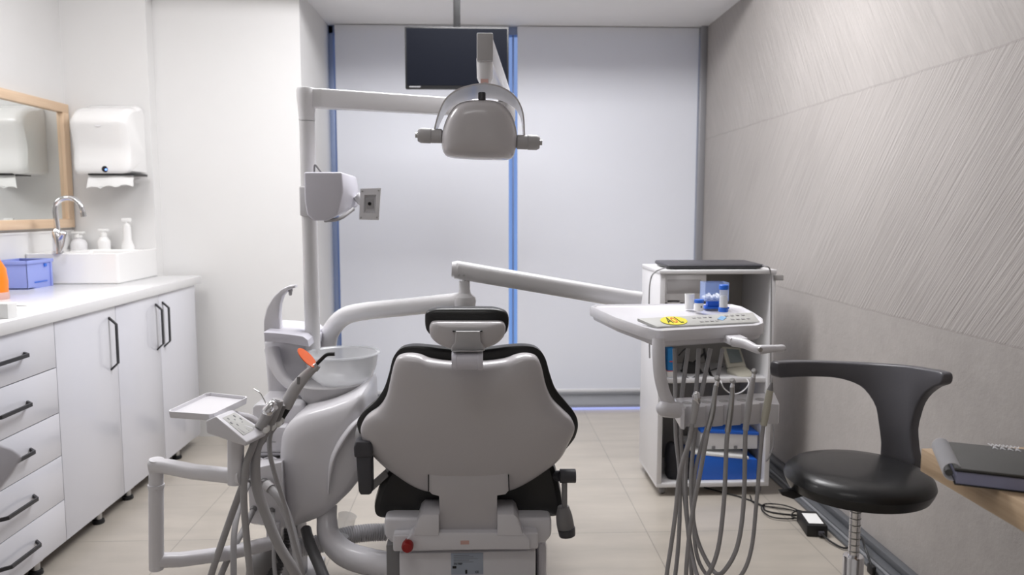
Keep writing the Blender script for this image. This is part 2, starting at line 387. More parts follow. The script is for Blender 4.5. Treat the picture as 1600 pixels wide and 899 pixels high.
# ================================================================== CABINETS
XC, ZB, ZT, ZK = -1.51, .058, .866, .908
build('countertop', B().box((XL + .001, 2.205, ZT), (-1.497, 4.175, ZK), .003), 'quartz', label='long white stone countertop running along the left wall', cat='countertop')
def bar_handle(root, a, b, up):      # bent flat bar pull between a and b (on the door face), standing off +X
    a, b = V(*a), V(*b); d = (b - a); L = d.length; d.normalize()
    o = V(.030, 0, 0)
    path = [a, a + o * .9 + d * .012, a + o * 1.0 + d * .022, b + o * 1.0 - d * .022, b + o * .9 - d * .012, b]
    path = [a, a + o + d * .028, b + o - d * .028, b]
    rings = []
    w_ = d.cross(V(1, 0, 0)).normalized() * .006
    th = .0035
    for i, p in enumerate(path):
        t = (path[min(i + 1, 3)] - path[max(i - 1, 0)]).normalized(); nn = t.cross(w_).normalized() * th
        rings.append([p + w_ + nn, p - w_ + nn, p - w_ - nn, p + w_ - nn])
    bb_ = B().rings(rings)
    return build('handle', bb_, 'black_metal', root)
def legs(t, ys, x=(XC - .035, XL + .15)):
    for xx in x:
        for yy in ys:
            l = build('leg', B().lathe([(.014, .012), (.014, ZB + .002)], (xx, yy, 0), n=20).lathe([(.024, ZB - .01), (.024, ZB + .002)], (xx, yy, 0), n=20), 'steel', t)
            build('foot_pad', B().lathe([(.022, 0), (.024, .004), (.022, .014), (.015, .018)], (xx, yy, 0), n=20), 'black', l)
g = .0015
# drawer unit
y0, y1 = 2.22, 2.76
t = thing('drawer_cabinet', (XC, (y0 + y1) / 2, 0), 'white five-drawer base cabinet at the near end of the left counter', 'cabinet')
build('body', B().box((XL + .012, y0, ZB), (XC - .02, y1 - .001, ZT)), 'cartin', t)
zs = [ZT]
for py in (573, 645, 712, 782): zs.append(PX(95.5, py, XC).z)
zs.append(ZB)
zs = [ZT, .701, .536, .378, .214, ZB]
for i in range(5):
    d = build('drawer', B().box((XC - .019, y0 + g, zs[i + 1] + g), (XC, y1 - g, zs[i] - g), .001), 'laminate', t)
    zc = (zs[i] + zs[i + 1]) / 2 + .002; bar_handle(d, (XC - .001, 2.358, zc), (XC - .001, 2.575, zc), 0)
legs(t, (2.30, 2.62))
def door_cab(ya, yb, doors, label, ends):
    t = thing('base_cabinet', (XC, (ya + yb) / 2, 0), label, 'cabinet', 'base cabinets under the left counter')
    build('body', B().box((XL + .012, ya + .001, ZB), (XC - .02, yb - .001, ZT)), 'laminate', t)
    for a, b_, hy in doors:
        d = build('door', B().box((XC - .019, a + g, ZB + g), (XC, b_ - g, ZT - g), .001), 'laminate', t)
        bar_handle(d, (XC - .001, hy, .608), (XC - .001, hy, .824), 1)
    legs(t, ends)
door_cab(2.76, 3.22, [(2.76, 3.22, 3.16)], 'white single-door base cabinet next to the drawer stack', (3.06,))
door_cab(3.22, 4.11, [(3.22, 3.65, 3.612), (3.65, 4.11, 3.69)], 'white two-door base cabinet at the far end, paired black handles', (3.87, 3.32))

# ================================================================== MIRROR + DISPENSER + SINK
MY0, MY1, MZ0, MZ1 = 2.9, 4.155, 1.168, 1.803
t = thing('wall_mirror', (XL + .001, 3.6, MZ0), 'rectangular mirror in a light oak frame on the left wall', 'mirror')
fw = .045
build('mirror_glass', B().box((XL + .004, MY0 + fw * .6, MZ0 + fw * .6), (XL + .010, MY1 - fw * .6, MZ1 - fw * .6)), 'mirror', t)
f = build('frame', B().box((XL + .001, MY0, MZ0), (XL + .028, MY1, MZ0 + fw), .002).box((XL + .001, MY0, MZ1 - fw), (XL + .028, MY1, MZ1), .002), 'woodM', t)
build('frame_upright', B().box((XL + .001, MY0, MZ0 + fw), (XL + .028, MY0 + fw, MZ1 - fw), .002), 'woodZ', t)
build('frame_upright', B().box((XL + .001, MY1 - fw - .01, MZ0 + fw), (XL + .028, MY1, MZ1 - fw), .002), 'woodZ', t)

Yd = 3.96
xa, xb = P(110, 250, Yd).x, P(200, 250, Yd).x
zt, zb = P(160, 163, Yd).z, P(160, 272, Yd).z
t = thing('paper_towel_dispenser', ((xa + xb) / 2, D1, zb), 'white rounded paper towel dispenser on the wall above the sink', 'towel dispenser')
prof = [(D1, zb), (D1, zt - .01), (D1 - .08, zt), (D1 - .16, zt - .02), (Yd - .01, zt - .075), (Yd + .002, zt - .14), (Yd + .018, zt - .22), (Yd + .01, zb + .03), (Yd + .02, zb + .004), (Yd + .03, zb)]
rs = []
pr_ = cr_path([V(0, *p) for p in prof], 4)
cy_, cz_ = D1, (zt + zb) / 2
for dx, sc in ((0, .90), (.008, .955), (.022, .99), (.04, 1), ((xb - xa) - .04, 1), ((xb - xa) - .022, .99), ((xb - xa) - .008, .955), ((xb - xa), .90)):
    rs.append([V(xa + dx, D1 + (p.y - D1) * sc, cz_ + (p.z - cz_) * sc) for p in pr_])
cv = build('cover', B().rings(rs), 'ceramic', t)
build('paper_slot', B().box((P(134, 274, Yd).x, Yd + .02, zb - .006), (P(207, 274, Yd).x, D1 - .03, zb + .006), .003), 'black', t)
sc_ = P(162, 264, Yd)
build('sensor_window', B().lathe([(.017, 0), (.015, .006), (.0, .008)], (sc_.x, Yd + .016, sc_.z), (0, -1, 0), 24), 'black', t, label='black oval sensor window')
build('status_light', B().lathe([(.005, 0), (.004, .004)], (sc_.x + .007, Yd + .010, sc_.z - .003), (0, -1, 0), 16), 'led', t, label='small blue light')
build('emblem', B().lathe([(.022, 0), (.020, .002)], (P(154, 192, Yd).x, Yd - .006, P(154, 192, Yd).z), (0, -1, .15), 24), 'cartwhite', t)
# paper sheet
xl, xr = P(134, 280, Yd).x, P(204, 280, Yd).x; rows = []
for j in range(6):
    r = []
    for i in range(25):
        u = i / 24; x = xl + (xr - xl) * u - (.012 * (j / 5)) * (1 - u); zlow = zb - .075 + .012 * abs(math.sin(u * 9 + .5)) + .014 * u
        z = zb - .001 + (zlow - zb) * j / 5
        r.append(V(x, Yd + .035 - .010 * math.sin(j / 5 * 1.5) + .003 * math.sin(u * 7), z))
    rows.append(r)
rows2 = [[p + V(0, .0012, 0) for p in r] for r in rows]
sh = B().rings([a + b_[::-1] for a, b_ in zip(rows, rows2)])
build('paper_towel', sh, 'white', label='torn white paper towel hanging from the dispenser', cat='paper towel')

# sink (raised box basin)
sx0, sx1, sy0, sy1, sz = XL + .010, -1.72, 3.72, D1 - .001, P(187, 396, 3.72).z
def rr(x0, y0_, x1, y1_, r, z_):
    o = []
    for cx0, cy0, a0 in ((x1 - r, y1_ - r, 0), (x0 + r, y1_ - r, 90), (x0 + r, y0_ + r, 180), (x1 - r, y0_ + r, 270)):
        for k in range(5): a_ = math.radians(a0 + 22.5 * k); o.append(V(cx0 + r * math.cos(a_), cy0 + r * math.sin(a_), z_))
    return o
def rs_(i_, r, z_): return rr(sx0 + i_, sy0 + i_, sx1 - i_, sy1 - i_, r, z_)
def ri_(i_, r, z_): return rr(sx0 + .13 + i_, sy0 + .018 + i_, sx1 - .018 - i_, sy1 - .10 - i_, r, z_)
s_ = B().rings([rs_(.006, .01, ZK), rs_(0, .012, ZK + .006), rs_(0, .012, sz - .003), rs_(.003, .010, sz), ri_(0, .02, sz), ri_(.003, .02, sz - .006), ri_(.01, .03, ZK + .04), ri_(.04, .03, ZK + .025)])
sk = build('washbasin', s_, 'ceramic', label='raised white rectangular basin standing on the counter in the corner', cat='sink')
# faucet
fb = PZ(93, 396, sz); fb = V(XL + .075, fb.y, sz)
Yf = fb.y
kx = Yf / FP
t = thing('faucet', fb, 'tall chrome gooseneck mixer tap on the basin rim', 'tap')
c = P(93, 394, Yf); fx, fz = P(91, 394, Yf).x, sz
build('body', B().lathe([(.026, 0), (.026, .006), (.022, .01), (.021, .10), (.016, .11), (.013, .115)], (fx, Yf, sz), n=28), 'chrome', t)
sp = [P(90, 362, Yf), P(88, 345, Yf), P(86, 325, Yf), P(92, 314, Yf), P(104, 309.5, Yf), P(117, 312, Yf), P(126, 321, Yf - .01), P(130, 335, Yf - .01)]
build('spout', B().tube(sp, [.013, .0125, .012, .012, .012, .0115], 18, 6), 'chrome', t)
build('aerator', B().tube([P(129.5, 332, Yf - .01), P(131, 339, Yf - .01)], .0135, 16, 1), 'steel', t)
build('lever', B().tube([P(96, 372, Yf - .02), P(100, 366, Yf - .03)], .016, 18, 1, round_end=True).tube([P(102, 366, Yf - .04), P(99, 382, Yf - .045), P(95, 393, Yf - .05)], [.006, .005, .006], 12, 4), 'chrome', t)
# small pump bottles behind the basin
def pump(px, ytop, ybot, r, lab, kind):
    Yb = 4.12; x = P(px, ybot, Yb).x; h = P(px, ytop, Yb).z - sz
    t = thing('pump_bottle', (x, Yb, sz), lab, 'bottle', 'pump bottles behind the basin')
    if kind == 0: pf = [(r, 0), (r, h * .3), (r * .8, h * .48), (r * .35, h * .6), (r * .35, h * .68)]
    elif kind == 1: pf = [(r, 0), (r * 1.02, h * .4), (r * .7, h * .55), (r * .55, h * .6), (r * .55, h * .66)]
    else: pf = [(r * 1.1, 0), (r * 1.1, h * .1), (r * .7, h * .3), (r * .65, h * .7), (r * .6, h * .75)]
    build('bottle_body', B().lathe([(r * .9, 0)] + pf, (x, Yb, sz), n=24), 'ceramic' if kind else 'cartwhite', t)
    build('pump_head', B().lathe([(r * .5, h * .66), (r * .5, h * .8), (r * .25, h * .82), (r * .25, h * .9)], (x, Yb, sz), n=20).box((x - r * .8, Yb - r * .3, sz + h * .88), (x + r * .8, Yb + r * .3, sz + h), .003), 'white', t)
pump(124, 362, 392, .040, 'squat white pump bottle nearest the tap on the basin', 0)
pump(163, 358, 392, .032, 'small white pump bottle, middle of three behind the basin', 1)
pump(200, 341, 391, .030, 'tall slim white pump bottle, right of three behind the basin', 2)
# periwinkle storage box: near corner PZ(44,453)
c0 = V(-2.10, 3.66, ZK)
_q = PZ(44, 453, ZK)
bx0, bx1, by0, by1 = XL + .014, _q.x, _q.y, _q.y + .20
t = thing('storage_box', ((bx0 + bx1) / 2, (by0 + by1) / 2, ZK), 'periwinkle blue plastic box standing on the counter before the basin', 'box')
hb = P(44, 408, by0).z - ZK
wt = .004
b_ = B().box((bx0, by0, ZK), (bx1, by1, ZK + .006)).box((bx0, by0, ZK), (bx0 + wt, by1, ZK + hb), .001).box((bx1 - wt, by0, ZK), (bx1, by1, ZK + hb), .001).box((bx0, by0, ZK), (bx1, by0 + wt, ZK + hb), .001).box((bx0, by1 - wt, ZK), (bx1, by1, ZK + hb), .001)
build('box_body', b_, 'bluebox', t)
b_ = B(); 
b_.box((bx0 - .002, by0 - .005, ZK + hb - .016), (bx1 + .005, by0 + wt, ZK + hb), .002).box((bx0 - .002, by1 - wt, ZK + hb - .016), (bx1 + .005, by1 + .005, ZK + hb), .002).box((bx1 - wt, by0 - .005, ZK + hb - .016), (bx1 + .006, by1 + .005, ZK + hb), .002)
b_.box((bx1, by1 - .02, ZK), (bx1 + .006, by1 - .008, ZK + hb - .01), .001)
build('rim', b_, 'bluebox', t)
build('latch', B().box((bx1 + .001, by0 + .05, ZK + .025), (bx1 + .004, by0 + .15, ZK + .030), .001), 'blue', t)
build('latch', B().box((bx1 + .001, by1 - .07, ZK + hb - .035), (bx1 + .005, by1 - .05, ZK + hb - .02), .001), 'blue', t)
# orange bottle at the frame edge
ob = PZ(-14, 468, ZK)
t = thing('squeeze_bottle', ob, 'orange plastic bottle with pale base at the left edge of counter', 'bottle')
hh_ = P(-8, 392, ob.y).z - ZK
build('base', B().lathe([(.062, 0), (.064, .006), (.062, .028)], ob, n=32), 'pink', t)
build('bottle_body', B().lathe([(.061, .028), (.062, .07), (.057, .12), (.045, hh_ * .75), (.02, hh_), (.018, hh_ + .03)], ob, n=32), 'bottle_orange', t)
# papers / small carton on counter
q = PZ(12, 497, ZK)
t = thing('small_carton', (q.x, q.y, ZK), 'small white carton with grey print on the counter at left edge', 'carton')
build('carton_body', B().box((q.x - .05, q.y - .03, ZK), (q.x + .02, q.y + .02, ZK + .05), .002), 'white', t)
build('print', B().box((q.x - .048, q.y - .0305, ZK + .018), (q.x - .01, q.y - .0300, ZK + .032)), 'print', t)
q = PZ(28, 480, ZK)
build('paper_sheet', B().box((q.x - .10, q.y - .05, ZK), (q.x + .03, q.y + .05, ZK + .001)), 'white', label='white paper sheet with grey lines lying beside the small carton', cat='paper')
q2 = PZ(29, 479, ZK)
build('scalpel', B().hull([q2 + V(-.03, -.004, .0015), q2 + V(.03, -.002, .0015), q2 + V(.03, .002, .0015), q2 + V(-.03, .006, .0015), q2 + V(-.03, -.004, .004), q2 + V(.03, 0, .003), q2 + V(-.03, .006, .004)]), 'print', label='small grey flat tool on the paper sheet on the counter', cat='tool')

# near-left rounded cover corner (close to the camera)
t = thing('equipment_cover', (-.68, 1.0, .93), 'rounded pale grey cover corner reaching in at the left edge', 'equipment')
pts = [(-70, 668), (-10, 692), (20, 702), (34, 712), (33, 720), (22, 738), (4, 762), (-20, 790), (-70, 800)]
build('shell', B().prism([P(x, y, 1.0) for x, y in pts], (-.12, .13, -.04), .004, 3), 'dlav', t)
build('support', B().tube([P(-45, 760, 1.08), P(-45, 900, 1.08), V(-.70, 1.08, .03)], .022, 16, 1).lathe([(.16, 0), (.16, .02), (.05, .035)], (-.70, 1.08, 0), n=32), 'dgrey', t)

# ================================================================== TELEVISION
t = thing('television', (P(713, 90, 3.9).x, 3.9, P(713, 139, 3.9).z), 'black flat television hanging from a ceiling pole before the window', 'television')
a, b2 = P(632, 41, 3.9), P(795, 139.5, 3.9)
build('bezel', B().box((a.x, 3.9, b2.z), (b2.x, 3.935, a.z), .004).box((a.x + .1, 3.935, b2.z + .05), (b2.x - .1, 3.96, a.z - .05), .008), 'black', t)
build('screen', B().box((a.x + .008, 3.8985, b2.z + .016), (b2.x - .008, 3.901, a.z - .008)), 'screen', t)
build('brand_mark', B().box((a.x + .02, 3.8985, b2.z + .006), (a.x + .075, 3.8995, b2.z + .012)), 'print', t)
px_ = P(713.5, 20, 3.95).x
build('pole', B().box((px_ - .017, 3.96, a.z - .16), (px_ + .017, 3.995, ZM - .001), .003), 'black', t)
build('ceiling_plate', B().box((px_ - .06, 3.92, ZM - .012), (px_ + .06, 3.999, ZM), .003), 'black', t)

# ================================================================== DENTAL CHAIR
n_ = V(0, 1, .30).normalized()
p_sh = P(730, 700, 2.16); p_cu = p_sh + n_ * .035
RC = V(p_sh.x, 2.45, 0)
ch = thing('dental_chair', RC, 'black padded dental chair with grey-white shell, seen from behind', 'dental chair')
shell = [(623, 558), (638, 555), (655, 557), (672, 563), (700, 567), (732, 568), (762, 567), (790, 563), (808, 557), (824, 555), (838, 559), (846, 573), (853, 602), (863, 625), (880, 643), (893, 656), (898, 671), (890, 690), (875, 716), (849, 737), (815, 758), (785, 768), (730, 771), (675, 768), (646, 759), (618, 741), (594, 723), (574, 700), (565, 682), (564, 667), (573, 652), (592, 638), (604, 618), (611, 588), (616, 568)]
cush = [(625, 546), (643, 541), (667, 542), (700, 546), (731, 548), (762, 546), (794, 542), (823, 541), (841, 546), (852, 560), (859, 584), (868, 608), (883, 627), (898, 646), (903, 661), (901, 677), (893, 692), (870, 716), (840, 735), (800, 752), (731, 758), (660, 752), (620, 735), (590, 716), (569, 694), (561, 676), (558, 660), (567, 645), (587, 627), (600, 607), (608, 583), (614, 560)]
build('backrest_cushion', B().pillow([PL(x, y, p_cu, n_) for x, y in cush], n_, .075, .02, 2.6, 2.2, 4), 'leather', ch)
bs = build('backrest_shell', B().pillow([PL(x, y, p_sh, n_) for x, y in shell], -n_, .05, .04, 2.3, 4, 4, 12), 'dwarm', ch)
def onsh(x, y, d): return PL(x, y, p_sh - n_ * d, n_)
brk = [(670, 737), (794, 737), (795, 767), (790, 773), (777, 775), (776.5, 829), (687, 829), (686, 776), (675, 773), (670, 768)]
build('backrest_bracket', B().prism([P(x, y, 2.142) for x, y in brk], (0, .06, 0), .002), 'dwarm', ch)
build('bracket_seam', B().tube([P(669.5, 742, 2.139), P(669.5, 768, 2.139)], .0015, 8, 1).tube([P(794.5, 742, 2.139), P(795.5, 768, 2.139)], .0015, 8, 1), 'black', ch)
# headrest
p_h = P(730, 520, 2.0); n_h = V(0, 1, .12).normalized(); p_hc = p_h + n_h * .018
hc = [(664, 497), (666, 488), (680, 483), (700, 482), (730, 482), (760, 482), (777, 483), (791, 488), (795, 497), (794, 512), (789, 522), (775, 533), (750, 540), (730, 541), (710, 540), (685, 533), (671, 522), (665, 512)]
build('headrest_cushion', B().pillow([PL(x, y, p_hc, n_h) for x, y in hc], n_h, .07, .018, 2.6, 2.4, 4), 'leather', ch)
hs = [(672, 507), (678, 502), (700, 501), (730, 501), (760, 501), (782, 502), (789, 507), (790, 516), (786, 527), (773, 538), (753, 544.5), (730, 545), (707, 544.5), (687, 538), (674, 527), (671, 516)]
build('headrest_shell', B().pillow([PL(x, y, p_h, n_h) for x, y in hs], -n_h, .03, .02, 2.6, 4, 4, 10), 'dwarm', ch)
build('headrest_bracket', B().prism([P(x, y, 1.955) for x, y in [(712, 518), (750, 518), (751, 536), (757, 544), (757, 549), (705, 549), (705, 544), (711, 536)]], (0, .05, 0), .003), 'dgrey', ch)
build('bracket_slot', B().box(P(707, 517, 1.962), P(754, 519, 1.962) + V(0, .02, 0), .001), 'black', ch)
hp = P(731, 566, 1.945)
build('headrest_knob', B().lathe([(.0235, 0), (.0245, .002), (.0245, .012), (.0232, .013), (.0232, .066), (.0245, .067), (.0245, .078), (.0235, .080)], P(706, 564, 1.95), (1, 0, 0), 32), 'dlav', ch)
build('knob_seam', B().box(P(707, 550.5, 1.93), P(755, 549.3, 1.93) + V(0, .03, 0)), 'mgrey', ch)
# seat
seat = [(606, 738), (592, 762), (584, 785), (582, 800), (587, 811), (605, 814), (640, 813.5), (652, 805), (672, 803), (731, 802), (795, 802), (811, 804), (825, 812.5), (860, 812), (878, 808), (882, 799), (878, 770), (872, 745), (864, 728), (830, 722), (731, 720), (640, 722)]
sp0 = [P(x, y, 2.20) for x, y in seat]; sp0 = cr_path(sp0, 3, True)
cs = sum(sp0, Vector()) / len(sp0)
def ss(dy, k, dz=0): return [V(cs.x + (p.x - cs.x) * k, 2.20 + dy, cs.z + (p.z - cs.z) * k + dz) for p in sp0]
build('seat_cushion', B().rings([ss(.03, .80), ss(.012, .93), ss(.018, .985), ss(.045, 1), ss(.2, 1), ss(.45, .96, .01), ss(.62, .9, .02), ss(.70, .80, .02), ss(.72, .6, .02)]), 'leather', ch)
build('leg_rest', B().hull([V(cs.x + sx_ * .2, 2.86, z) for sx_ in (-1, 1) for z in (.36, .45)] + [V(cs.x + sx_ * .17, 3.30, z) for sx_ in (-1, 1) for z in (.14, .20)], .03, 3), 'leather', ch)
build('seat_frame', B().box((cs.x - .2, 2.25, .29), (cs.x + .2, 2.95, .385), .02), 'dplastic', ch)
# base housing
def pb(x0, y0_, x1, y1_, Ya, Yb_): a = P(x0, y1_, Ya); b = P(x1, y0_, Ya); return (a.x, Ya, a.z), (b.x, Yb_, b.z)
hz = B().hull([P(x, y, 2.17) for x, y in [(600, 810), (862, 810), (862, 838), (852, 850), (612, 850), (600, 838)]] + [P(x, y, 2.17) + V(0, .6, 0) for x, y in [(600, 810), (862, 810), (862, 850), (600, 850)]], .01, 3)
build('base_cover', hz, 'dplastic', ch)
blk = B().box(*pb(614, 833, 841, 863, 2.132, 2.3), .006, 3)
for pp in ([(648, 863), (655, 812), (661, 805), (681, 804), (684, 806), (684, 840), (648, 840)], [(779, 840), (779, 806), (782, 804), (801, 805), (808, 812), (816, 840), (816, 863)]):
    pass
blk.prism(PP([(645, 838), (654, 810), (660, 804.5), (686, 804.5), (686, 838)], 2.115), (0, .12, 0), .004)
blk.prism(PP([(777, 838), (777, 804.5), (803, 804.5), (809, 810), (818, 838)], 2.115), (0, .12, 0), .004)
blk.prism(PP([(645, 833), (818, 833), (828, 845), (828, 860), (635, 860), (635, 845)], 2.118), (0, .10, 0), .005)
build('base_block', blk, 'dplastic', ch)
build('hinge_recess', B().box(*pb(683, 815, 780, 832, 2.152, 2.2)), 'black', ch)
ped = B().box(*pb(626, 861, 837, 1020, 2.15, 2.62), .006)
ped.box(*pb(840, 850, 855, 1010, 2.25, 2.62), .012).box((cs.x - .26, 2.0, 0), (cs.x + .26, 2.85, .03), .01)
build('pedestal', ped, 'dplastic', ch)
build('side_cover', B().box(*pb(606, 852, 627, 1010, 2.2, 2.5), .003), 'mgrey', ch)
lp = build('rating_plate', B().box(*pb(705, 864.5, 755, 899, 2.148, 2.151), .0008), 'plate', ch)
for i in range(5):
    a_, b_ = pb(709, 868 + i * 2.6, 733 + (i % 3) * 7, 869 + i * 2.6, 2.1472, 2.1482)
    build('plate_line', B().box(a_, b_), 'print', lp)
text('plate_text', 'SN REF', 'black', lp, P(716, 882, 2.147), .008, (1, 0, 0), (0, 0, 1))
text('plate_mark', 'CE', 'black', lp, P(745, 894.5, 2.147), .009, (1, 0, 0), (0, 0, 1))
build('plate_symbol', B().box(*pb(707, 885, 713, 889, 2.1472, 2.1482)).box(*pb(727, 891, 730, 897, 2.1472, 2.1482)), 'black', lp)
build('sticker', B().box(*pb(719.5, 845.5, 733, 851.5, 2.1165, 2.119), .0002), 'pink', ch)
k_ = P(636.5, 855, 2.1)
build('emergency_knob', B().lathe([(.012, -.02), (.012, 0), (.0165, .002), (.0165, .018), (.013, .024)], (k_.x, 2.115, k_.z), (0, -1, 0), 28), 'red', ch)
# armrests
ar = B().hull([P(x, y, 2.12) for x, y in [(552, 700), (556, 690), (578, 690), (582, 700), (581, 716), (553, 716)]] + [P(x, y, 2.12) + V(0, .06, 0) for x, y in [(552, 692), (582, 692), (581, 716), (553, 716)]], .006, 3)
ar.hull([P(x, y, 2.125) for x, y in [(556, 712), (580, 712), (581, 771), (577, 774), (563, 774), (560, 768)]] + [P(x, y, 2.125) + V(0, .05, 0) for x, y in [(556, 712), (580, 712), (581, 774), (561, 774)]], .007, 3)
build('armrest', ar, 'charcoal', ch)
build('armrest_mount', B().tube([P(567, 705, 2.17), P(563, 678, 2.20), P(572, 655, 2.28)], .015, 14, 5).hull(PP([(578, 755), (603, 733), (607, 745), (582, 768)], 2.2) + PP([(578, 755), (603, 733), (607, 745), (582, 768)], 2.28), .003), 'mgrey', ch)
ar = B().tube([P(860, 744, 2.25), P(878, 744, 2.2)], .016, 18, 1).tube([P(875, 744, 2.19), P(899, 744, 2.19)], .0205, 24, 1, round_end=False)
build('armrest_hinge', ar, 'charcoal', ch)
build('armrest', B().tube([P(882, 750, 2.19), P(882, 800, 2.19)], .0085, 14, 1).tube([P(880, 792, 2.19), P(882, 812, 2.19), P(886, 836, 2.19)], [.017, .024, .026, .024], 20, 4), 'mgrey', ch)
build('armrest_cap', B().tube([P(885, 826, 2.185), P(886.5, 837, 2.185)], [.0265, .024], 20, 1), 'charcoal', ch)

# thick pipe between chair base and unit, corrugated hoses
def corr(path, r, pitch=.008, n=18):
    pts = cr_path([Vector(p) for p in path], 12); L = [0]
    for a, b in zip(pts, pts[1:]): L.append(L[-1] + (b - a).length)
    N_ = int(L[-1] / pitch * 2); P2 = []; j = 0
    for i in range(N_ + 1):
        d = L[-1] * i / N_
        while j < len(L) - 2 and L[j + 1] < d: j += 1
        P2.append(pts[j].lerp(pts[j + 1], (d - L[j]) / max(L[j + 1] - L[j], 1e-9)))
    return B().tube(P2, [r if i % 2 else r * .88 for i in range(N_ + 1)], n, 1)
build('corrugated_hose', corr([P(604, 832, 2.5), P(575, 833, 2.48), P(540, 838, 2.45), P(500, 850, 2.4), P(462, 858, 2.36), P(442, 875, 2.33)], .030), 'dplastic', label='light grey corrugated hose on the floor left of the chair base', cat='hose')

# ================================================================== SPITTOON UNIT
U0 = V(-.52, 2.5, 0)
un = thing('spittoon_unit', U0, 'tall white dental water unit left of the chair', 'dental unit')
body = [(437, 712), (441, 678), (455, 658), (478, 644), (515, 633), (545, 622), (567, 614), (571, 640), (572, 690), (569, 735), (553, 762), (534, 782), (506, 806), (466, 822), (452, 824), (444, 790), (439, 750)]
Yb = 2.34
bp_ = cr_path([P(x, y, Yb) for x, y in body], 4, True); bc = sum(bp_, Vector()) / len(bp_)
def bb2(dy, k): return [V(bc.x + (p.x - bc.x) * k, Yb + dy, bc.z + (p.z - bc.z) * k) for p in bp_]
build('body', B().rings([bb2(-.035, .30), bb2(-.033, .60), bb2(-.026, .80), bb2(-.012, .94), bb2(.0, .985), bb2(.02, 1), bb2(.28, 1), bb2(.31, .97), bb2(.32, .9)]), 'dplastic', un)
build('rear_body', B().hull([P(x, y, 2.44) for x, y in [(394, 636), (400, 632), (470, 632), (474, 640), (450, 740), (392, 740)]] + [P(x, y, 2.44) + V(0, .32, 0) for x, y in [(394, 632), (474, 632), (450, 740), (392, 740)]], .008, 3), 'dplastic', un)
fbx = B().hull(PP([(386, 735), (432, 735), (440, 722), (446, 824), (434, 824), (391, 818)], 2.26) + PP([(398, 714), (447, 714), (450, 824), (396, 820)], 2.42), .004, 2)
build('connector_box', fbx, 'dplastic', un)
build('upper_panel', B().hull(PP([(396, 676), (402, 668), (446, 668), (446, 712), (396, 712)], 2.37) + PP([(398, 660), (456, 655), (450, 716), (398, 716)], 2.5), .006, 2), 'dplastic', un)
build('panel_seam', B().tube([P(400, 707, 2.368), P(444, 707.5, 2.368)], .001, 6, 1).tube([P(403, 690, 2.368), P(410, 690, 2.368)], .0008, 6, 1).tube([P(414, 691, 2.368), P(431, 691, 2.368)], .0008, 6, 1), 'print', un)
# raised sweeping rim on the body
rid = [P(567, 650, 2.31), P(549, 668, 2.30), (P(531, 694, 2.295)), P(520, 718, 2.292), P(515, 745, 2.292), P(513, 772, 2.295)]
build('body_rim', B().tube(rid, [.010, .018, .020, .018, .012, .006], 16, 6, sec=(1.0, .45, 2.0)), 'dplastic', un)
# round sockets on the connector box
for x, y in ((421, 725), (399, 726)):
    c = P(x, y, 2.34); nn = V(0, -.45, 1).normalized()
    rg = build('socket', B().lathe([(.026, -.004), (.026, .003), (.022, .005), (.020, .003), (.017, -.0005)], c + nn * .004, nn, 28), 'dplastic', un)
    build('socket_core', B().lathe([(.014, 0), (.013, .007), (.006, .009)], c + nn * .004, nn, 20), 'mgrey', rg)
ports = {}
for k, (x, y, r) in {'a': (390, 752, .014), 'b': (414, 754, .014), 'c': (397, 795, .010), 'd': (425, 798, .010)}.items():
    c = P(x, y, 2.262); ports[k] = c
    build('hose_port', B().lathe([(r, -.004), (r, .010), (r * .8, .014)], c, V(-.1, -1, -.1), 20), 'mgrey', un)
# column, cup shelf, spout
col = B().hull(PP([(413, 532), (420, 545), (421, 632), (490, 632), (484, 545), (480, 535)], 2.62) + PP([(413, 530), (421, 632), (490, 632), (484, 530)], 2.76), .012, 3)
build('column', col, 'dplastic', un)
shelf = [(412, 519.5), (430, 520.5), (458, 523.5), (474, 526), (481, 532), (483, 542), (470, 540), (450, 537), (430, 535), (413, 534.5)]
build('cup_shelf', B().prism(PP(shelf, 2.52), (0, .26, .004), .003).box(*pb(478, 527, 492, 545, 2.60, 2.74), .01, 3), 'dlav', un)
sp_ = [(412, 518.5), (411.5, 502), (416, 482), (426, 465), (438, 453), (450, 447), (460, 446), (461, 450), (450, 453.5), (441, 463), (436.5, 477), (435.5, 495), (438, 517)]
build('bowl_support', B().tube([P(425, 545, 2.60), P(431, 570, 2.58), P(447, 596, 2.55), P(472, 612, 2.52), P(505, 620, 2.50)], [.03, .028, .022, .02, .02], 16, 6, sec=(.8, 1, 2.4)), 'dplastic', un)
build('water_spout', B().prism(PP(sp_, 2.60), (0, .045, 0), .006, 3), 'dplastic', un)
c = P(453.5, 451, 2.62)
build('spout_nozzle', B().lathe([(.008, 0), (.008, -.010), (.006, -.011), (.006, -.018), (.004, -.024)], c, n=20), 'dgrey', un)
bc_ = P(535, 605, 2.52)
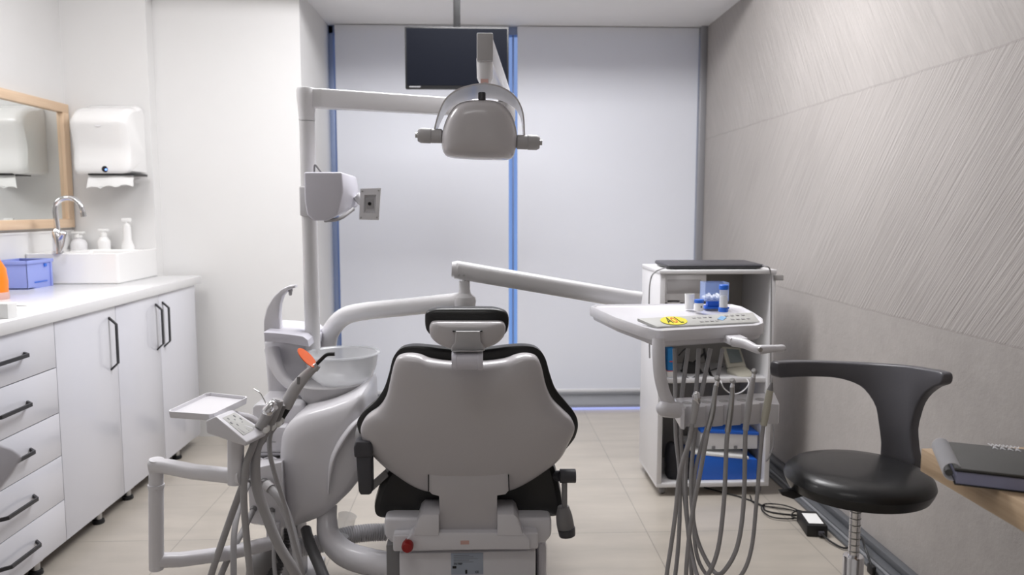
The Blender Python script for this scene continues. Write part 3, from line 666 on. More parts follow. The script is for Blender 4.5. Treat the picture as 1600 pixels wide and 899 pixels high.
# dish and bowl
dz0, dz1 = P(520, 631, 2.48).z, P(520, 603, 2.48).z
dc = V(P(517, 603, 2.52).x, 2.54, 0)
build('bowl_base', B().lathe([(.075, dz0 - .02), (.098, dz0 + .01), (.112, dz1 - .018), (.116, dz1), (.108, dz1 + .004), (.095, dz1 - .004)], dc, n=48), 'dgrey', un)
bw = V(P(535, 560, 2.54).x, 2.54, 0); bz0, bz1 = P(535, 602, 2.54).z, P(535, 553, 2.54).z
prf = [(.025, bz0), (.07, bz0 + .006), (.098, bz0 + .03), (.112, bz0 + .065), (.119, bz1), (.123, bz1 + .001), (.121, bz1 + .004), (.116, bz1), (.108, bz0 + .066), (.094, bz0 + .034), (.068, bz0 + .012), (.02, bz0 + .007)]
build('spittoon_bowl', B().lathe(prf, bw, n=56), 'bowl', un, label='frosted bowl')
build('bowl_flush_ring', B().lathe([(.118, bz1 - .001), (.125, bz1 + .001), (.126, bz1 + .006), (.120, bz1 + .007), (.112, bz1 + .004)], bw, n=48, cap=False), 'clear', un)
# supply pipe to chair base
build('support_arm', B().tube([P(512, 790, 2.38), P(511, 815, 2.36), P(516, 842, 2.33), P(540, 866, 2.29), P(575, 878, 2.26), P(618, 886, 2.24)], [.030, .032, .036, .039, .040, .040], 22, 6), 'dplastic', un)
build('filter_cup', B().lathe([(.022, 0), (.028, .02), (.028, .075), (.030, .08)], P(534, 843, 2.36), V(.25, 0, 1), n=24), 'clear', un)
build('filter_cap', B().lathe([(.018, -.01), (.020, 0), (.02, .012)], P(534, 843, 2.36), V(.25, 0, 1), n=20), 'cartwhite', un)
build('drain_hose', corr([P(440, 826, 2.34), P(436, 850, 2.32), P(426, 885, 2.28), P(415, 930, 2.24), V(-.60, 2.22, .05)], .034), 'dark_hose', un)
build('drain_elbow', B().tube([P(402, 905, 2.26), P(408, 880, 2.26), P(424, 866, 2.28)], .036, 18, 5), 'mgrey', un)
build('supply_hose', B().tube([P(478, 828, 2.36), P(484, 850, 2.30), P(497, 880, 2.24), P(512, 915, 2.18), P(540, 960, 2.15), V(-.30, 2.2, .04)], .017, 16, 6), 'dark_hose', un)
build('foot', B().box((-.72, 2.40, 0), (-.56, 2.68, .02), .005).box((-.66, 2.45, 0), (-.60, 2.58, .26), .006), 'dgrey', un)

# pole with operating light
Yp = 2.62
pxr = 11.7 * Yp / FP
bx_ = P(482.5, 300, Yp).x
zt = P(482, 138, Yp).z
lt = thing('operating_light', (bx_, Yp, .3), 'white dental operating light on a tall pole and jointed arm', 'dental lamp')
build('pole', B().lathe([(pxr, .50), (pxr, P(482, 190, Yp).z)], (bx_, Yp, 0), n=28), 'darm', lt)
zr = P(482, 187, Yp).z
build('pole_cap', B().lathe([(.026, zr - .004), (.0275, zr), (.0265, zr + .004), (.0265, zr + .01), (.0315, zt - .03), (.0315, zt - .006), (.029, zt), (.02, zt + .002)], (bx_, Yp, 0), n=32), 'darm', lt)
J = P(792, 172, 2.98)
A0 = P(498, 154, Yp)
dirA = (J - A0)
zz = V(0, 0, 1)
h0, h1 = .031, .030
wv = dirA.cross(zz).normalized() * .022
build('arm', B().hull([A0 + s1 * wv + s2 * h0 * zz for s1 in (-1, 1) for s2 in (-1, 1)] + [J + s1 * wv + s2 * h1 * zz for s1 in (-1, 1) for s2 in (-1, 1)] + [P(484, 154, Yp) + s1 * wv + s2 * h0 * zz for s1 in (-1, 1) for s2 in (-1, 1)], .006, 3), 'darm', lt)
build('joint', B().lathe([(.03, -.045), (.032, -.04), (.032, .05), (.026, .06)], J, n=28), 'darm', lt)
K = P(757.5, 72, 2.12)
J2 = J + V(-.01, 0, .055)
wd = V(.021, 0, 0)
build('spring_arm', B().hull([J2 + s1 * wd + s2 * .027 * zz for s1 in (-1, 1) for s2 in (-1, 1)] + [K + V(0, .03, 0) + s1 * wd + s2 * V(0, 0, 1) * .034 for s1 in (-1, 1) for s2 in (-1, 1)], .004, 3), 'darm', lt)
build('arm_end', B().box(*pb(745, 51, 770.5, 95, 2.09, 2.15), .004, 3), 'dgrey', lt)
kz = P(757, 93, 2.12).z; kx_ = P(757.5, 93, 2.12).x
kz2 = P(757, 122, 2.12).z; kz3 = P(757, 137, 2.12).z
build('sleeve', B().lathe([(.0225, kz + .002), (.0225, kz), (.0215, kz2), (.018, kz2 - .008), (.0155, kz3 + .012), (.013, kz3)], (kx_, 2.12, 0), n=28), 'darm', lt)
build('sleeve_label', B().box(*pb(751, 123.5, 763, 130, 2.1, 2.104)), 'pink', lt)
build('swivel_ring', B().tube([P(750, 136, 2.1), P(753, 131.5, 2.1), P(757.5, 130, 2.1), P(762, 131.5, 2.1), P(766, 136, 2.1)], .002, 8, 4), 'steel', lt)
# yoke: arched band
yo = [(678, 207), (680, 197), (686, 178), (696, 158), (713, 144), (735, 136.5), (757, 134), (779, 137.5), (799, 148), (811, 162), (818, 182), (820, 212)]
op = cr_path([P(x, y, 2.12) for x, y in yo], 5)
ctr = P(750, 205, 2.12); rs = []
for i, p in enumerate(op):
    ri = p + (ctr - p).normalized() * .004
    sn_ = math.sin(math.pi * i / (len(op) - 1)); wd_ = .034 + .075 * sn_
    rs.append([p + V(0, -wd_ * .4, .0), p + V(0, wd_ , -.014 * sn_), ri + V(0, wd_, -.014 * sn_), ri + V(0, -wd_ * .4, 0)])
build('yoke', B().rings(rs), 'dwarm', lt)
hd = [(690, 214), (693, 199), (700, 181), (712, 165), (728, 158), (753, 156), (774, 158), (789, 166), (800, 181), (806, 198), (808, 214), (805, 236), (797, 247.5), (762, 248.5), (726, 247), (698, 243), (691, 231)]
hp_ = cr_path([P(x, y, 2.10) for x, y in hd], 4, True); hcn = P(750, 206, 2.10)
def hh2(dy, k, dz=0): return [V(hcn.x + (p.x - hcn.x) * k, 2.10 + dy, hcn.z + (p.z - hcn.z) * k + dz) for p in hp_]
build('lamp_head', B().rings([hh2(-.052, .25, .004), hh2(-.050, .5, .004), hh2(-.044, .72, .003), hh2(-.034, .87, .002), hh2(-.018, .96), hh2(0, 1), hh2(.05, 1), hh2(.075, .97), hh2(.085, .9)]), 'dwarm', lt)
build('reflector', B().rings([hh2(.084, .88), hh2(.087, .86), hh2(.075, .5), hh2(.07, .2)]), 'ledlamp', lt)
build('switch_knob', B().lathe([(.010, 0), (.010, .018), (.009, .020)], P(753, 156.5, 2.10), n=20), 'charcoal', lt)
for xs, ys, xe, ye in ((692, 213, 653, 211.5), (806, 222, 843, 223)):
    a, b = P(xs, ys, 2.11), P(xe, ye, 2.11); d = (b - a).normalized()
    hb_ = build('grip_handle', B().lathe([(.013, 0), (.019, .004), (.0195, .03), (.0185, .031), (.0205, .033), (.0205, (b - a).length - .008), (.016, (b - a).length)], a, d, 28), 'dgrey', lt)
    build('handle_tip', B().lathe([(.007, 0), (.007, .007)], b, d, 16), 'steel', hb_)

# monitor mount on the pole
mm = thing('monitor_bracket', P(520, 320, 2.58), 'pale lilac housing with square mounting plate clamped to the lamp pole', 'monitor mount')
A = [(475, 269), (534, 269), (536, 300), (528, 335), (512, 345), (490, 345), (480, 336), (476, 315)]
build('housing', B().hull(PP(A, 2.42) + PP([(480, 272), (557, 276), (561, 300), (560, 322), (545, 330), (510, 345), (490, 343)], 2.60), .006, 3), 'dlav', mm)
build('clamp', B().box(*pb(468, 291, 482, 338, Yp - .04, Yp + .04), .006, 3), 'darm', mm)
build('tilt_bar', B().tube([P(507, 345, 2.45), P(530, 342, 2.45), P(552, 327, 2.5)], .006, 10, 4), 'dgrey', mm)
build('cable_loop', B().tube([P(491, 270, 2.55), P(492, 258, 2.55), P(499, 266, 2.55), P(503, 271, 2.55)], .003, 8, 5), 'mgrey', mm)
pl = PP([(563, 295), (595, 294), (592, 344), (561, 343.5)], 2.52)
pl[1] += V(.0, 0, 0)
pl = pl[::-1]
ins = lambda k, dy: [sum(pl, Vector()) / 4 + (p - sum(pl, Vector()) / 4) * k + V(0, dy, 0) for p in pl]
build('mounting_plate', B().rings([ins(.6, .020), ins(1, .010), ins(1, 0), ins(.60, 0), ins(.46, .014), ins(.40, .014), ins(.34, .014)], True, True), 'cartwhite', mm)
build('mount_core', B().box(P(573, 326, 2.528), P(583, 310, 2.528) + V(0, .006, 0), .001), 'dgrey', mm)
build('mount_bolt', B().lathe([(.006, 0), (.005, .004)], P(577.5, 318.5, 2.527), (0, -1, 0), 12), 'black', mm)
for x, y in ((566, 299), (591.5, 298), (564, 340), (589, 340)):
    build('screw', B().lathe([(.003, 0), (.0025, .002)], P(x, y, 2.52), (0, -1, 0), 10), 'steel', mm)
build('plate_arm', B().tube([P(556, 305, 2.55), P(568, 318, 2.56), P(578, 318, 2.56)], .014, 14, 3), 'cartwhite', mm)

# ================================================================== ASSISTANT ARM
aa = thing('assistant_arm', P(245, 890, 1.95), 'white tubular assistant arm with angled keypad console, left of chair', 'dental arm')
SEC = (1, 1.0, 3.0)
build('lower_bar', B().tube([P(246, 876, 1.97), P(280, 875, 2.0), P(350, 866, 2.1), P(428, 848, 2.24)], .0185, 20, 1, sec=SEC).box(*pb(416, 820, 436, 858, 2.24, 2.30), .006), 'dplastic', aa)
pst = B().tube([P(244.5, 889, 1.97), P(244, 760, 1.955)], .0185, 22, 1).tube([P(244, 762, 1.955), P(244, 757, 1.955)], .0205, 22, 1).tube([P(244, 757, 1.955), P(244.5, 718, 1.95)], .018, 22, 1)
build('left_post', pst, 'dplastic', aa)
build('upper_bar', B().tube([P(237, 729, 1.95), P(246, 728, 1.948), P(260, 729, 1.945), P(300, 737, 1.91), P(370, 745, 1.86), P(378, 745, 1.855)], .0180, 20, 1, sec=SEC), 'dplastic', aa)
build('console_post', B().tube([P(368.5, 756, 1.86), P(368.5, 686, 1.86)], .0195, 22, 1), 'dplastic', aa)
# console
tA, tB, tC, tD = P(337, 651, 1.80), P(363, 640, 1.90), P(417, 675, 1.90), P(385, 691, 1.80)
lo = [P(321, 658, 1.80), P(323, 677, 1.80), P(352, 686, 1.82), P(384, 698, 1.80), P(415, 682, 1.90), P(345, 668, 1.9)]
co = build('console', B().hull([tA, tB, tC, tD] + lo, .003, 3), 'dplastic', aa)
Cc = lambda u, v: (tA * (1 - u) + tD * u) * (1 - v) + (tB * (1 - u) + tC * u) * v
nC = ((tD - tA).cross(tB - tA)).normalized(); nC = nC if nC.z > 0 else -nC
kp = [Cc(.12, .14) , Cc(.12, .86), Cc(.80, .86), Cc(.80, .14)]
kp = [p + nC * .0006 for p in kp]
pd = build('keypad', B().prism(kp, nC * .0012), 'panel', co)
for u, v in ((.22, .3), (.22, .65), (.33, .48), (.36, .22), (.36, .74), (.48, .35), (.48, .62)):
    q = Cc(u, v) + nC * .0018; du = (tD - tA).normalized() * .0035; dv = (tB - tA).normalized() * .003
    build('key', B().prism([q - du - dv, q + du - dv, q + du + dv, q - du + dv], nC * .001), 'print', pd)
for i in range(4):
    for j in range(3):
        q = Cc(.58 + i * .055, .26 + j * .24) + nC * .0018; du = (tD - tA).normalized() * .0018; dv = (tB - tA).normalized() * .004
        build('key', B().prism([q - du - dv, q + du - dv, q + du + dv, q - du + dv], nC * .0005), 'dgrey', pd)
# clips
clp = [(414, 671), (424, 667), (433, 662), (438, 656)]
for i, (x, y) in enumerate(clp):
    c = P(x, y, 1.90 + i * .03)
    build('holder_clip', B().box(c - V(.010, .014, .008), c + V(.010, .014, .008), .004, 3), 'white', aa)
build('clip_rail', B().tube([P(408, 680, 1.90), P(440, 660, 2.0)], .007, 10, 1), 'dgrey', aa)
# small tray resting on the arm
sz_ = .77; tq = [PZ(260, 643, sz_), PZ(331, 648, sz_), PZ(389, 620, sz_), PZ(325, 613, sz_)]
tr = B().prism([p - V(0, 0, .018) for p in tq], (0, 0, .008), .003)
cc_ = sum(tq, Vector()) / 4
def ring4(k, dz): return [cc_ + (p - cc_) * k + V(0, 0, dz) for p in cr_path([t1.lerp(t2, f_) for t1, t2 in zip(tq, tq[1:] + tq[:1]) for f_ in (.06, .94)], 1)]
tr = B().rings([ring4(.93, -.018), ring4(.98, -.016), ring4(1, -.004), ring4(1, 0), ring4(.965, 0), ring4(.95, -.008), ring4(.5, -.008)])
trt = thing('instrument_tray', cc_ + V(0, 0, -.018), 'small empty white instrument tray beside the keypad console', 'tray')
build('tray', tr, 'dplastic', trt)
build('tray_support', B().tube([P(330, 650, 1.93) , P(360, 648, 1.98), P(392, 655, 2.1), P(408, 668, 2.35)], [.008, .010, .012, .014], 14, 4), 'dplastic', trt)

# tools at the assistant arm, each with its hose looping back to the unit
def hose(pts, r, n=12): return B().tube(pts, r, n, 6)
t = thing('air_water_syringe', P(410, 655, 1.90), 'chrome-headed air-water syringe with thin bent tip in the arm holder', 'dental tool')
build('handle', B().tube([P(404, 670, 1.89), P(414, 655, 1.90), P(421, 640, 1.91)], [.012, .0135, .015], 18, 4), 'hose', t)
build('syringe_head', B().tube([P(419, 643, 1.905), P(425, 633, 1.91)], [.016, .012], 18, 1, round_end=True).tube([P(427, 642, 1.89), P(431, 637, 1.88)], .006, 12, 1), 'chrome', t)
build('tip', B().tube([P(417, 634, 1.91), P(412, 624, 1.91), P(406, 614, 1.91), P(396.5, 608.5, 1.91)], .0016, 8, 3), 'steel', t)
build('hose', hose([P(404, 672, 1.89), P(394, 700, 1.86), P(383, 733, 1.85), P(381, 783, 1.85), P(386, 849, 1.86), P(391, 899, 1.87), P(395, 960, 1.92), P(380, 985, 2.0), P(366, 940, 2.03), P(365, 899, 2.05), P(366, 833, 2.1), P(376, 786, 2.18), ports['a']], .0085), 'hose', t)
t = thing('suction_handpiece', P(425, 655, 1.93), 'grey suction handpiece standing behind the syringe, thick hose', 'dental tool')
build('handle', B().tube([P(417, 672, 1.92), P(425, 650, 1.93), P(433, 629, 1.94)], [.013, .0155, .016], 18, 4), 'hose', t)
build('nozzle', B().tube([P(432, 632, 1.94), P(434, 625, 1.94)], [.016, .014], 18, 1).tube([P(433, 627, 1.935), P(434, 624.5, 1.935)], .006, 12, 1), 'dgrey', t)
build('hose', hose([P(414, 675, 1.92), P(404, 692, 1.9), P(399, 715, 1.88), P(401, 760, 1.88), P(416, 806, 1.88), P(436, 853, 1.88), P(463, 899, 1.89), P(485, 950, 1.95), P(485, 970, 2.05), P(468, 920, 2.1), P(464, 866, 2.15), P(453, 819, 2.19), P(438, 782, 2.21), P(424, 765, 2.23), ports['b']], .0125, 14), 'hose', t)
build('hose_sleeve', B().tube([P(416, 757, 2.24), P(423, 764, 2.228)], .015, 16, 1), 'dgrey', t)
t = thing('saliva_ejector', P(432, 655, 1.96), 'slim grey saliva ejector valve between suction handpiece and curing light', 'dental tool')
build('handle', B().tube([P(425, 670, 1.955), P(433, 650, 1.96), P(439, 634, 1.97)], [.010, .013, .013], 18, 4), 'mgrey', t)
build('nozzle', B().tube([P(438, 637, 1.97), P(440, 632, 1.97)], [.013, .010], 14, 1), 'dgrey', t)
build('hose', hose([P(424, 672, 1.955), P(421, 690, 1.94), P(423, 716, 1.93), P(433, 753, 1.94), P(444, 786, 1.95), P(458, 840, 1.96), P(474, 899, 1.97), P(480, 950, 2.02), P(450, 970, 2.1), P(430, 899, 2.14), P(428, 826, 2.2), ports['d']], .0060), 'hose', t)
t = thing('curing_light', P(440, 645, 2.0), 'grey curing light wand with orange oval shield and black light guide', 'curing light')
build('cuff', B().tube([P(437, 655, 1.99), P(447, 634, 2.0)], [.011, .016], 20, 1), 'black', t)
wand = B().tube([P(446, 636, 2.0), P(458, 613, 2.0), P(470, 596, 2.0), P(482, 583, 2.0), P(491, 576, 2.0)], [.0165, .0165, .015, .0125, .010], 22, 5)
build('wand', wand, 'dgrey', t)
build('switch', B().box(P(466, 596, 1.985) - V(.004, .001, .009), P(466, 589, 1.985) + V(.004, .004, .0), .002, 2), 'mgrey', t)
build('collar', B().tube([P(491, 576, 2.0), P(497, 570, 2.0)], [.012, .009], 18, 1), 'steel', t)
c0_, c1_ = P(466, 545, 2.0), P(494, 574, 2.0)
ax = (c1_ - c0_); cm = (c0_ + c1_) / 2; axn = ax.normalized(); side = V(.12, 1, .05); side = (side - axn * side.dot(axn)).normalized(); nrm = axn.cross(side)
pts = [cm + axn * ax.length / 2 * math.cos(a) + side * .028 * math.sin(a) for a in [2 * math.pi * i / 36 for i in range(36)]]
build('eye_shield', B().prism([p - nrm * .001 for p in pts], nrm * .002), 'orange', t, label='orange eye shield')
build('light_guide', B().tube([P(494, 570, 2.0), P(503, 561, 2.0), P(511, 554.5, 2.0), P(523, 553.5, 2.0)], .0050, 14, 5), 'black', t)
build('hose', hose([P(438, 652, 1.99), P(420, 678, 1.97), P(400, 705, 1.96), P(370, 783, 1.96), P(350, 839, 1.96), P(330, 899, 1.96), P(315, 960, 1.98), P(325, 985, 2.05), P(340, 915, 2.08), P(360, 866, 2.12), P(380, 829, 2.18), ports['c']], .0090), 'hose', t)

# ================================================================== DELIVERY UNIT
du = thing('delivery_table', P(1100, 520, 2.1), 'white doctor delivery table on a long arm, right of the chair', 'dental unit')
build('fixed_arm', B().tube([P(502, 640, 2.76), P(504, 580, 2.76), P(511, 545, 2.76), P(516, 520, 2.75), P(535, 497, 2.73), P(565, 487.5, 2.70), P(640, 479.5, 2.60), P(722, 471, 2.44)], [.032, .032, .032, .032, .032, .0315, .030, .029], 26, 6, round_end=True), 'darm', du)
c = P(726, 470, 2.44)
build('elbow', B().lathe([(.02, -.028), (.034, -.02), (.037, 0), (.034, .012), (.020, .024), (.0175, .035), (.0175, .062), (.015, .064)], c, n=28).tube([P(722, 472, 2.44), P(736, 470, 2.44)], [.029, .030, .018], 20, 3), 'darm', du)
build('pivot_ring', B().lathe([(.0135, .062), (.0135, .078)], c, n=24), 'chrome', du)
a, b = P(712, 421.5, 2.44), P(995, 470, 2.43)
build('swing_arm', B().tube([a, a.lerp(b, .5), b], .0275, 28, 1, sec=(.95, 1.06, 2.4)).tube([P(706, 421, 2.44), P(716, 421.5, 2.44)], [.024, .0285], 28, 1), 'darm', du)
for x in (717, 725): build('arm_screw', B().lathe([(.004, 0), (.0035, .004)], P(x, 430.5, 2.409), (0, -1, 0), 12), 'steel', du)
build('arm_end_cap', B().tube([P(988, 469, 2.433), P(1001, 471, 2.43)], [.029, .029], 28, 1, sec=(.95, 1.06, 2.6)), 'darm', du)
build('arm_neck', B().tube([P(985, 472, 2.43), P(985, 496, 2.43), P(990, 512, 2.36), P(1000, 518, 2.25)], .020, 16, 4), 'darm', du)
# tray body
ZT2 = .965
out = [PZ(x, y, ZT2 - d_) for x, y, d_ in [(922, 479, 0), (960, 496, .005), (1000, 510, .013), (1023, 516.5, .018), (1035, 517.5, .019), (1110, 513, .019), (1185, 508.5, .019), (1194, 505, .017), (1193, 498, .012), (1178, 488, .003), (1160, 479, 0), (1144, 475.5, 0), (1070, 474.5, 0), (930, 476, 0)]]
cT = sum(out, Vector()) / len(out)
def tk(k, dz, o=None): return [cT + (p - cT) * k + V(0, 0, dz) for p in out]
def tko(off, dz):   # inward offset by metres
    n = len(out); r = []
    for i, p in enumerate(out):
        a_, b_ = out[i - 1], out[(i + 1) % n]; d1 = (p - a_).normalized(); d2 = (b_ - p).normalized()
        n1 = V(-d1.y, d1.x, 0); n2 = V(-d2.y, d2.x, 0); m = (n1 + n2).normalized(); s = 1 / max(.5, m.dot(n1))
        r.append(p + m * off * s + V(0, 0, dz))
    return r
tb = B().rings([tko(.030, -.044), tko(.012, -.042), tko(.008, -.031), tko(.001, -.029), tko(0, -.026), tko(0, -.006), tko(.003, 0), tko(.008, 0), tko(.012, -.004), tko(.03, -.005)])
build('table_top', tb, 'dplastic', du)
strip = [PZ(x, y, ZT2 - d_) for x, y, d_ in [(996, 499, .002), (1176, 489.5, .002), (1187, 504, .019), (1027, 512, .019)]]
pn = build('control_strip', B().prism([p - V(0, 0, .006) for p in strip], (0, 0, .008), .0005), 'panel', du)
S = lambda u, v: (strip[0] * (1 - u) + strip[1] * u) * (1 - v) + (strip[3] * (1 - u) + strip[2] * u) * v + V(0, 0, .0034)
el = S(.235, .5); eu = (strip[1] - strip[0]).normalized(); ev = (strip[0] - strip[3]); ev = (ev - eu * ev.dot(eu)).normalized()
wl_ = (PZ(1070, 504, ZT2) - PZ(1027, 506, ZT2)).length / 2; hl_ = (strip[0] - strip[3]).length * .40
st = build('brand_sticker', B().prism([el + eu * wl_ * math.cos(a) + ev * hl_ * math.sin(a) for a in [2 * math.pi * i / 32 for i in range(32)]], (0, 0, .0006)), 'yellow', pn)
tu = text('brand_letter', 'A', 'black', st, el - eu * .017 + V(0, 0, .001), .024, eu, ev, shear=.25, sy=hl_ * 1.5 / .018)
tu = text('brand_letter', 'O', 'redp', st, el + eu * .001 + V(0, 0, .001), .020, eu, ev, sy=hl_ * 1.3 / .015)
tu = text('brand_letter', 'L', 'black', st, el + eu * .018 + V(0, 0, .001), .024, eu, ev, shear=-.25, sy=hl_ * 1.5 / .018)
def btn(u, v, w_=.005, h_=.003, m='dgrey'):
    q = S(u, v); build('button', B().prism([q - eu * w_ - ev * h_, q + eu * w_ - ev * h_, q + eu * w_ + ev * h_, q - eu * w_ + ev * h_], (0, 0, .0006)), m, pn)
for i in range(4): btn(.44 + i * .048, .30); btn(.46 + i * .048, .72)
for i in range(4): btn(.74 + i * .05, .25); btn(.76 + i * .05, .66)
q = S(.675, .5); build('display', B().prism([q + eu * .018 + ev * .004, q + eu * .006 + ev * .014, q - eu * .018 - ev * .004 + V(0, 0, 0), q - eu * .006 - ev * .014], (0, 0, .0006)), 'panelblue', pn)
build('under_tray', B().hull([tko(.03, -.044)[i] for i in range(14)] + [p + V(0, 0, -.010) for p in tko(.06, -.044)], .003), 'dgrey', du)
# left side skirt, wide pan under left end
hd_ = thing  # alias unused
# grip handle right
build('handle_bracket', B().tube([P(1146, 534, 1.98), P(1165, 538, 1.95), P(1180, 545, 1.92), P(1190, 547, 1.91)], [.014, .013, .011, .013], 16, 4).box(*pb(1140, 528, 1170, 541, 1.97, 2.05), .006), 'dplastic', du)
build('grip_handle', B().tube([P(1190, 546.5, 1.91), P(1210, 545, 1.91), P(1222, 544.5, 1.91)], [.012, .0095, .0098], 18, 4, round_end=True), 'dplastic', du)
build('handle_bolt', B().lathe([(.0065, 0), (.006, .003), (.003, .0035)], P(1187.5, 546.5, 1.895), (0, -1, 0), 16), 'steel', du)
# support post
build('holder_post', B().tube([P(1029, 530, 1.93), P(1029, 555, 1.92), P(1031, 585, 1.92), P(1037, 612, 1.925), P(1045, 632, 1.93), P(1052, 640, 1.94)], [.0165, .0165, .016, .016, .0175, .019], 22, 5), 'dplastic', du)
build('holder_hub', B().tube([P(1038, 639, 1.92), P(1058, 641, 1.93)], .0215, 24, 1, round_end=True), 'dplastic', du)
# holder bar with scalloped front
ZH = .752
fr_ = []
slots = [1079, 1109, 1137, 1165, 1194]
L0, L1 = PZ(1054, 622, ZH), PZ(1068, 640, ZH); R0, R1 = PZ(1210, 613, ZH), PZ(1217, 632, ZH)
poly = [L0]
for i, x in enumerate(slots):
    cxx = PZ(x, 637.5 - (x - 1079) * .05, ZH)
    if i == 0: poly.append(L1 + V(-.004, .012, 0)); poly.append(L1 + V(.003, .001, 0))
    for a in range(-90, 91, 30):
        poly.append(cxx + V(math.sin(math.radians(a)) * .010, .004 + math.cos(math.radians(a)) * .012, 0))
poly += [R1, R1 + V(.006, .012, 0), R0]
build('instrument_holder', B().prism(poly, (0, 0, -.055), .003, 2), 'dplastic', du)
for i, x in enumerate(slots):
    cxx = PZ(x - 5, 631 - (x - 1079) * .05, ZH)
    build('holder_socket', B().lathe([(.013, 0), (.013, .0012), (.010, .0013), (.009, .0002)], cxx + V(0, .006, 0), n=20), 'dgrey', du)
# handpieces
def hp(name, label, pts, rad, m, head, hose_px, hr, cat='dental handpiece'):
    t = thing(name, pts[-1], label, cat, 'instruments in the delivery table holder')
    build('handle', B().tube(pts, rad, 16, 4), m, t)
    head(t)
    build('hose', hose(hose_px, hr), 'hose', t)
def tray_pt(x): return P(x, 545, 2.06)
Yh = 1.90
def H_(x, y, dy=0): return P(x, y, Yh + dy)
def head_syr(t):
    build('head', B().tube([H_(1089, 627), H_(1088, 617)], [.011, .009], 16, 1, round_end=True).tube([H_(1082, 620), H_(1087, 618)], .004, 10, 1).tube([H_(1094, 622, -.01), H_(1090, 620)], .004, 10, 1), 'chrome', t)
hp('three_way_syringe', 'three-way syringe with chrome button head, leftmost in the table holder', [H_(1082, 662), H_(1086, 640), H_(1088, 626)], [.008, .0095, .0105], 'dgrey', head_syr,
   [H_(1082, 660), H_(1077, 688), H_(1062, 740, .01), H_(1056, 798, .02), H_(1049, 850, .02), H_(1042, 897, .02), H_(1040, 930, .04), H_(1048, 945, .08), H_(1060, 850, .12), H_(1062, 746, .14), H_(1056, 680, .15), H_(1055, 600, .15), tray_pt(1054)], .0058)
def mk_head(x0, y0_, x1, y1_, hx, hy):
    def f(t):
        build('neck', B().tube([H_(x0, y0_), H_(x1, y1_)], [.006, .0042], 14, 1), 'chrome', t)
        build('head', B().lathe([(.0045, -.006), (.0068, -.004), (.0068, .006), (.0045, .008)], H_(hx, hy), V(-.5, -.6, .6), 18), 'steel', t)
    return f
hp('slim_handpiece', 'slim chrome handpiece, second from the left in the table holder', [H_(1106, 672), H_(1113, 645), H_(1117, 615), H_(1119, 602)], [.007, .0075, .0062, .006], 'steel', mk_head(1119, 604, 1121, 594, 1121, 592.5),
   [H_(1106, 672), H_(1101, 700), H_(1092, 750, .01), H_(1085, 785, .02), H_(1077, 837, .02), H_(1072, 897, .02), H_(1073, 935, .04), H_(1082, 930, .08), H_(1076, 840, .12), H_(1067, 746, .14), H_(1064, 640, .15), tray_pt(1075)], .0058)
hp('contra_angle_handpiece', 'brass-toned contra-angle handpiece in the middle of the table holder', [H_(1137, 675), H_(1141, 645), H_(1144, 618), H_(1144, 605)], [.0075, .008, .0062, .006], M['beige'] and 'steel', mk_head(1144, 606, 1145, 598, 1145, 596),
   [H_(1137, 675), H_(1135, 700), H_(1131, 785), H_(1122, 858), H_(1106, 899, .01), H_(1092, 905, .04), H_(1080, 860, .10), H_(1073, 800, .12), H_(1072, 720, .14), H_(1085, 640, .15), tray_pt(1092)], .0058)
hp('turbine_handpiece', 'long silver turbine handpiece, fourth from the left in the table holder', [H_(1165, 672), H_(1169, 640), H_(1174, 605), H_(1177, 590)], [.0075, .0085, .0075, .006], 'dgrey', mk_head(1177, 592, 1178, 583, 1178.5, 581),
   [H_(1165, 672), H_(1164, 700), H_(1162, 785), H_(1153, 851), H_(1135, 888, .01), H_(1118, 896, .04), H_(1095, 858, .08), H_(1083, 811, .10), H_(1080, 740, .12), H_(1090, 650, .15), tray_pt(1110)], .0058)
def scal(t):
    build('tip_cone', B().tube([H_(1203, 611), H_(1206, 598)], [.0085, .003], 16, 1), 'mgrey', t)
    build('tip', B().tube([H_(1206, 598), H_(1207, 590)], .0012, 6, 1), 'steel', t)
hp('scaler_handpiece', 'beige scaler handpiece with pointed tip, rightmost in the table holder', [H_(1193, 665), H_(1198, 638), H_(1203, 610)], [.0085, .0098, .0088], 'beige', scal,
   [H_(1193, 664), H_(1189, 700), H_(1182, 785), H_(1174, 858), H_(1158, 899, .01), H_(1130, 915, .04), H_(1098, 890, .08), H_(1085, 840, .10), H_(1086, 740, .12), H_(1112, 640, .15), tray_pt(1129)], .0052)
# items on the tray
zt3 = ZT2 - .003
def onT(x, y): return PZ(x, y, zt3)
c = onT(1077, 483)
h_ = P(1077, 459.5, c.y).z - zt3
build('plastic_cup', B().lathe([(.0115, 0), (.0125, .001), (.0145, h_), (.0135, h_), (.0112, .003)], c, n=28), 'white', label='small white cup on the delivery table, left of the jar', cat='cup')
c = onT(1092, 486)
t = thing('blue_lid_jar', c, 'small white jar with blue lid on the delivery table', 'jar')
h_ = P(1092, 468, c.y).z - zt3
build('jar_body', B().lathe([(.0125, 0), (.013, .002), (.013, h_ * .72), (.012, h_ * .74)], c, n=28), 'white', t)
build('lid', B().lathe([(.0138, h_ * .7), (.0138, h_ * .97), (.012, h_)], c, n=28), 'blue', t)
build('label_mark', B().box(c + V(.001, -.0134, .010), c + V(.006, -.0125, .016)), 'print', t)
c = onT(1121, 483)
t = thing('cotton_dispenser', c, 'clear blue box of cotton rolls on the delivery table', 'box')
xa, xb = P(1101, 470, c.y).x, P(1138, 470, c.y).x; zq0, zq1 = P(1101, 471, c.y).z, P(1101, 442, c.y).z
bxs = B()
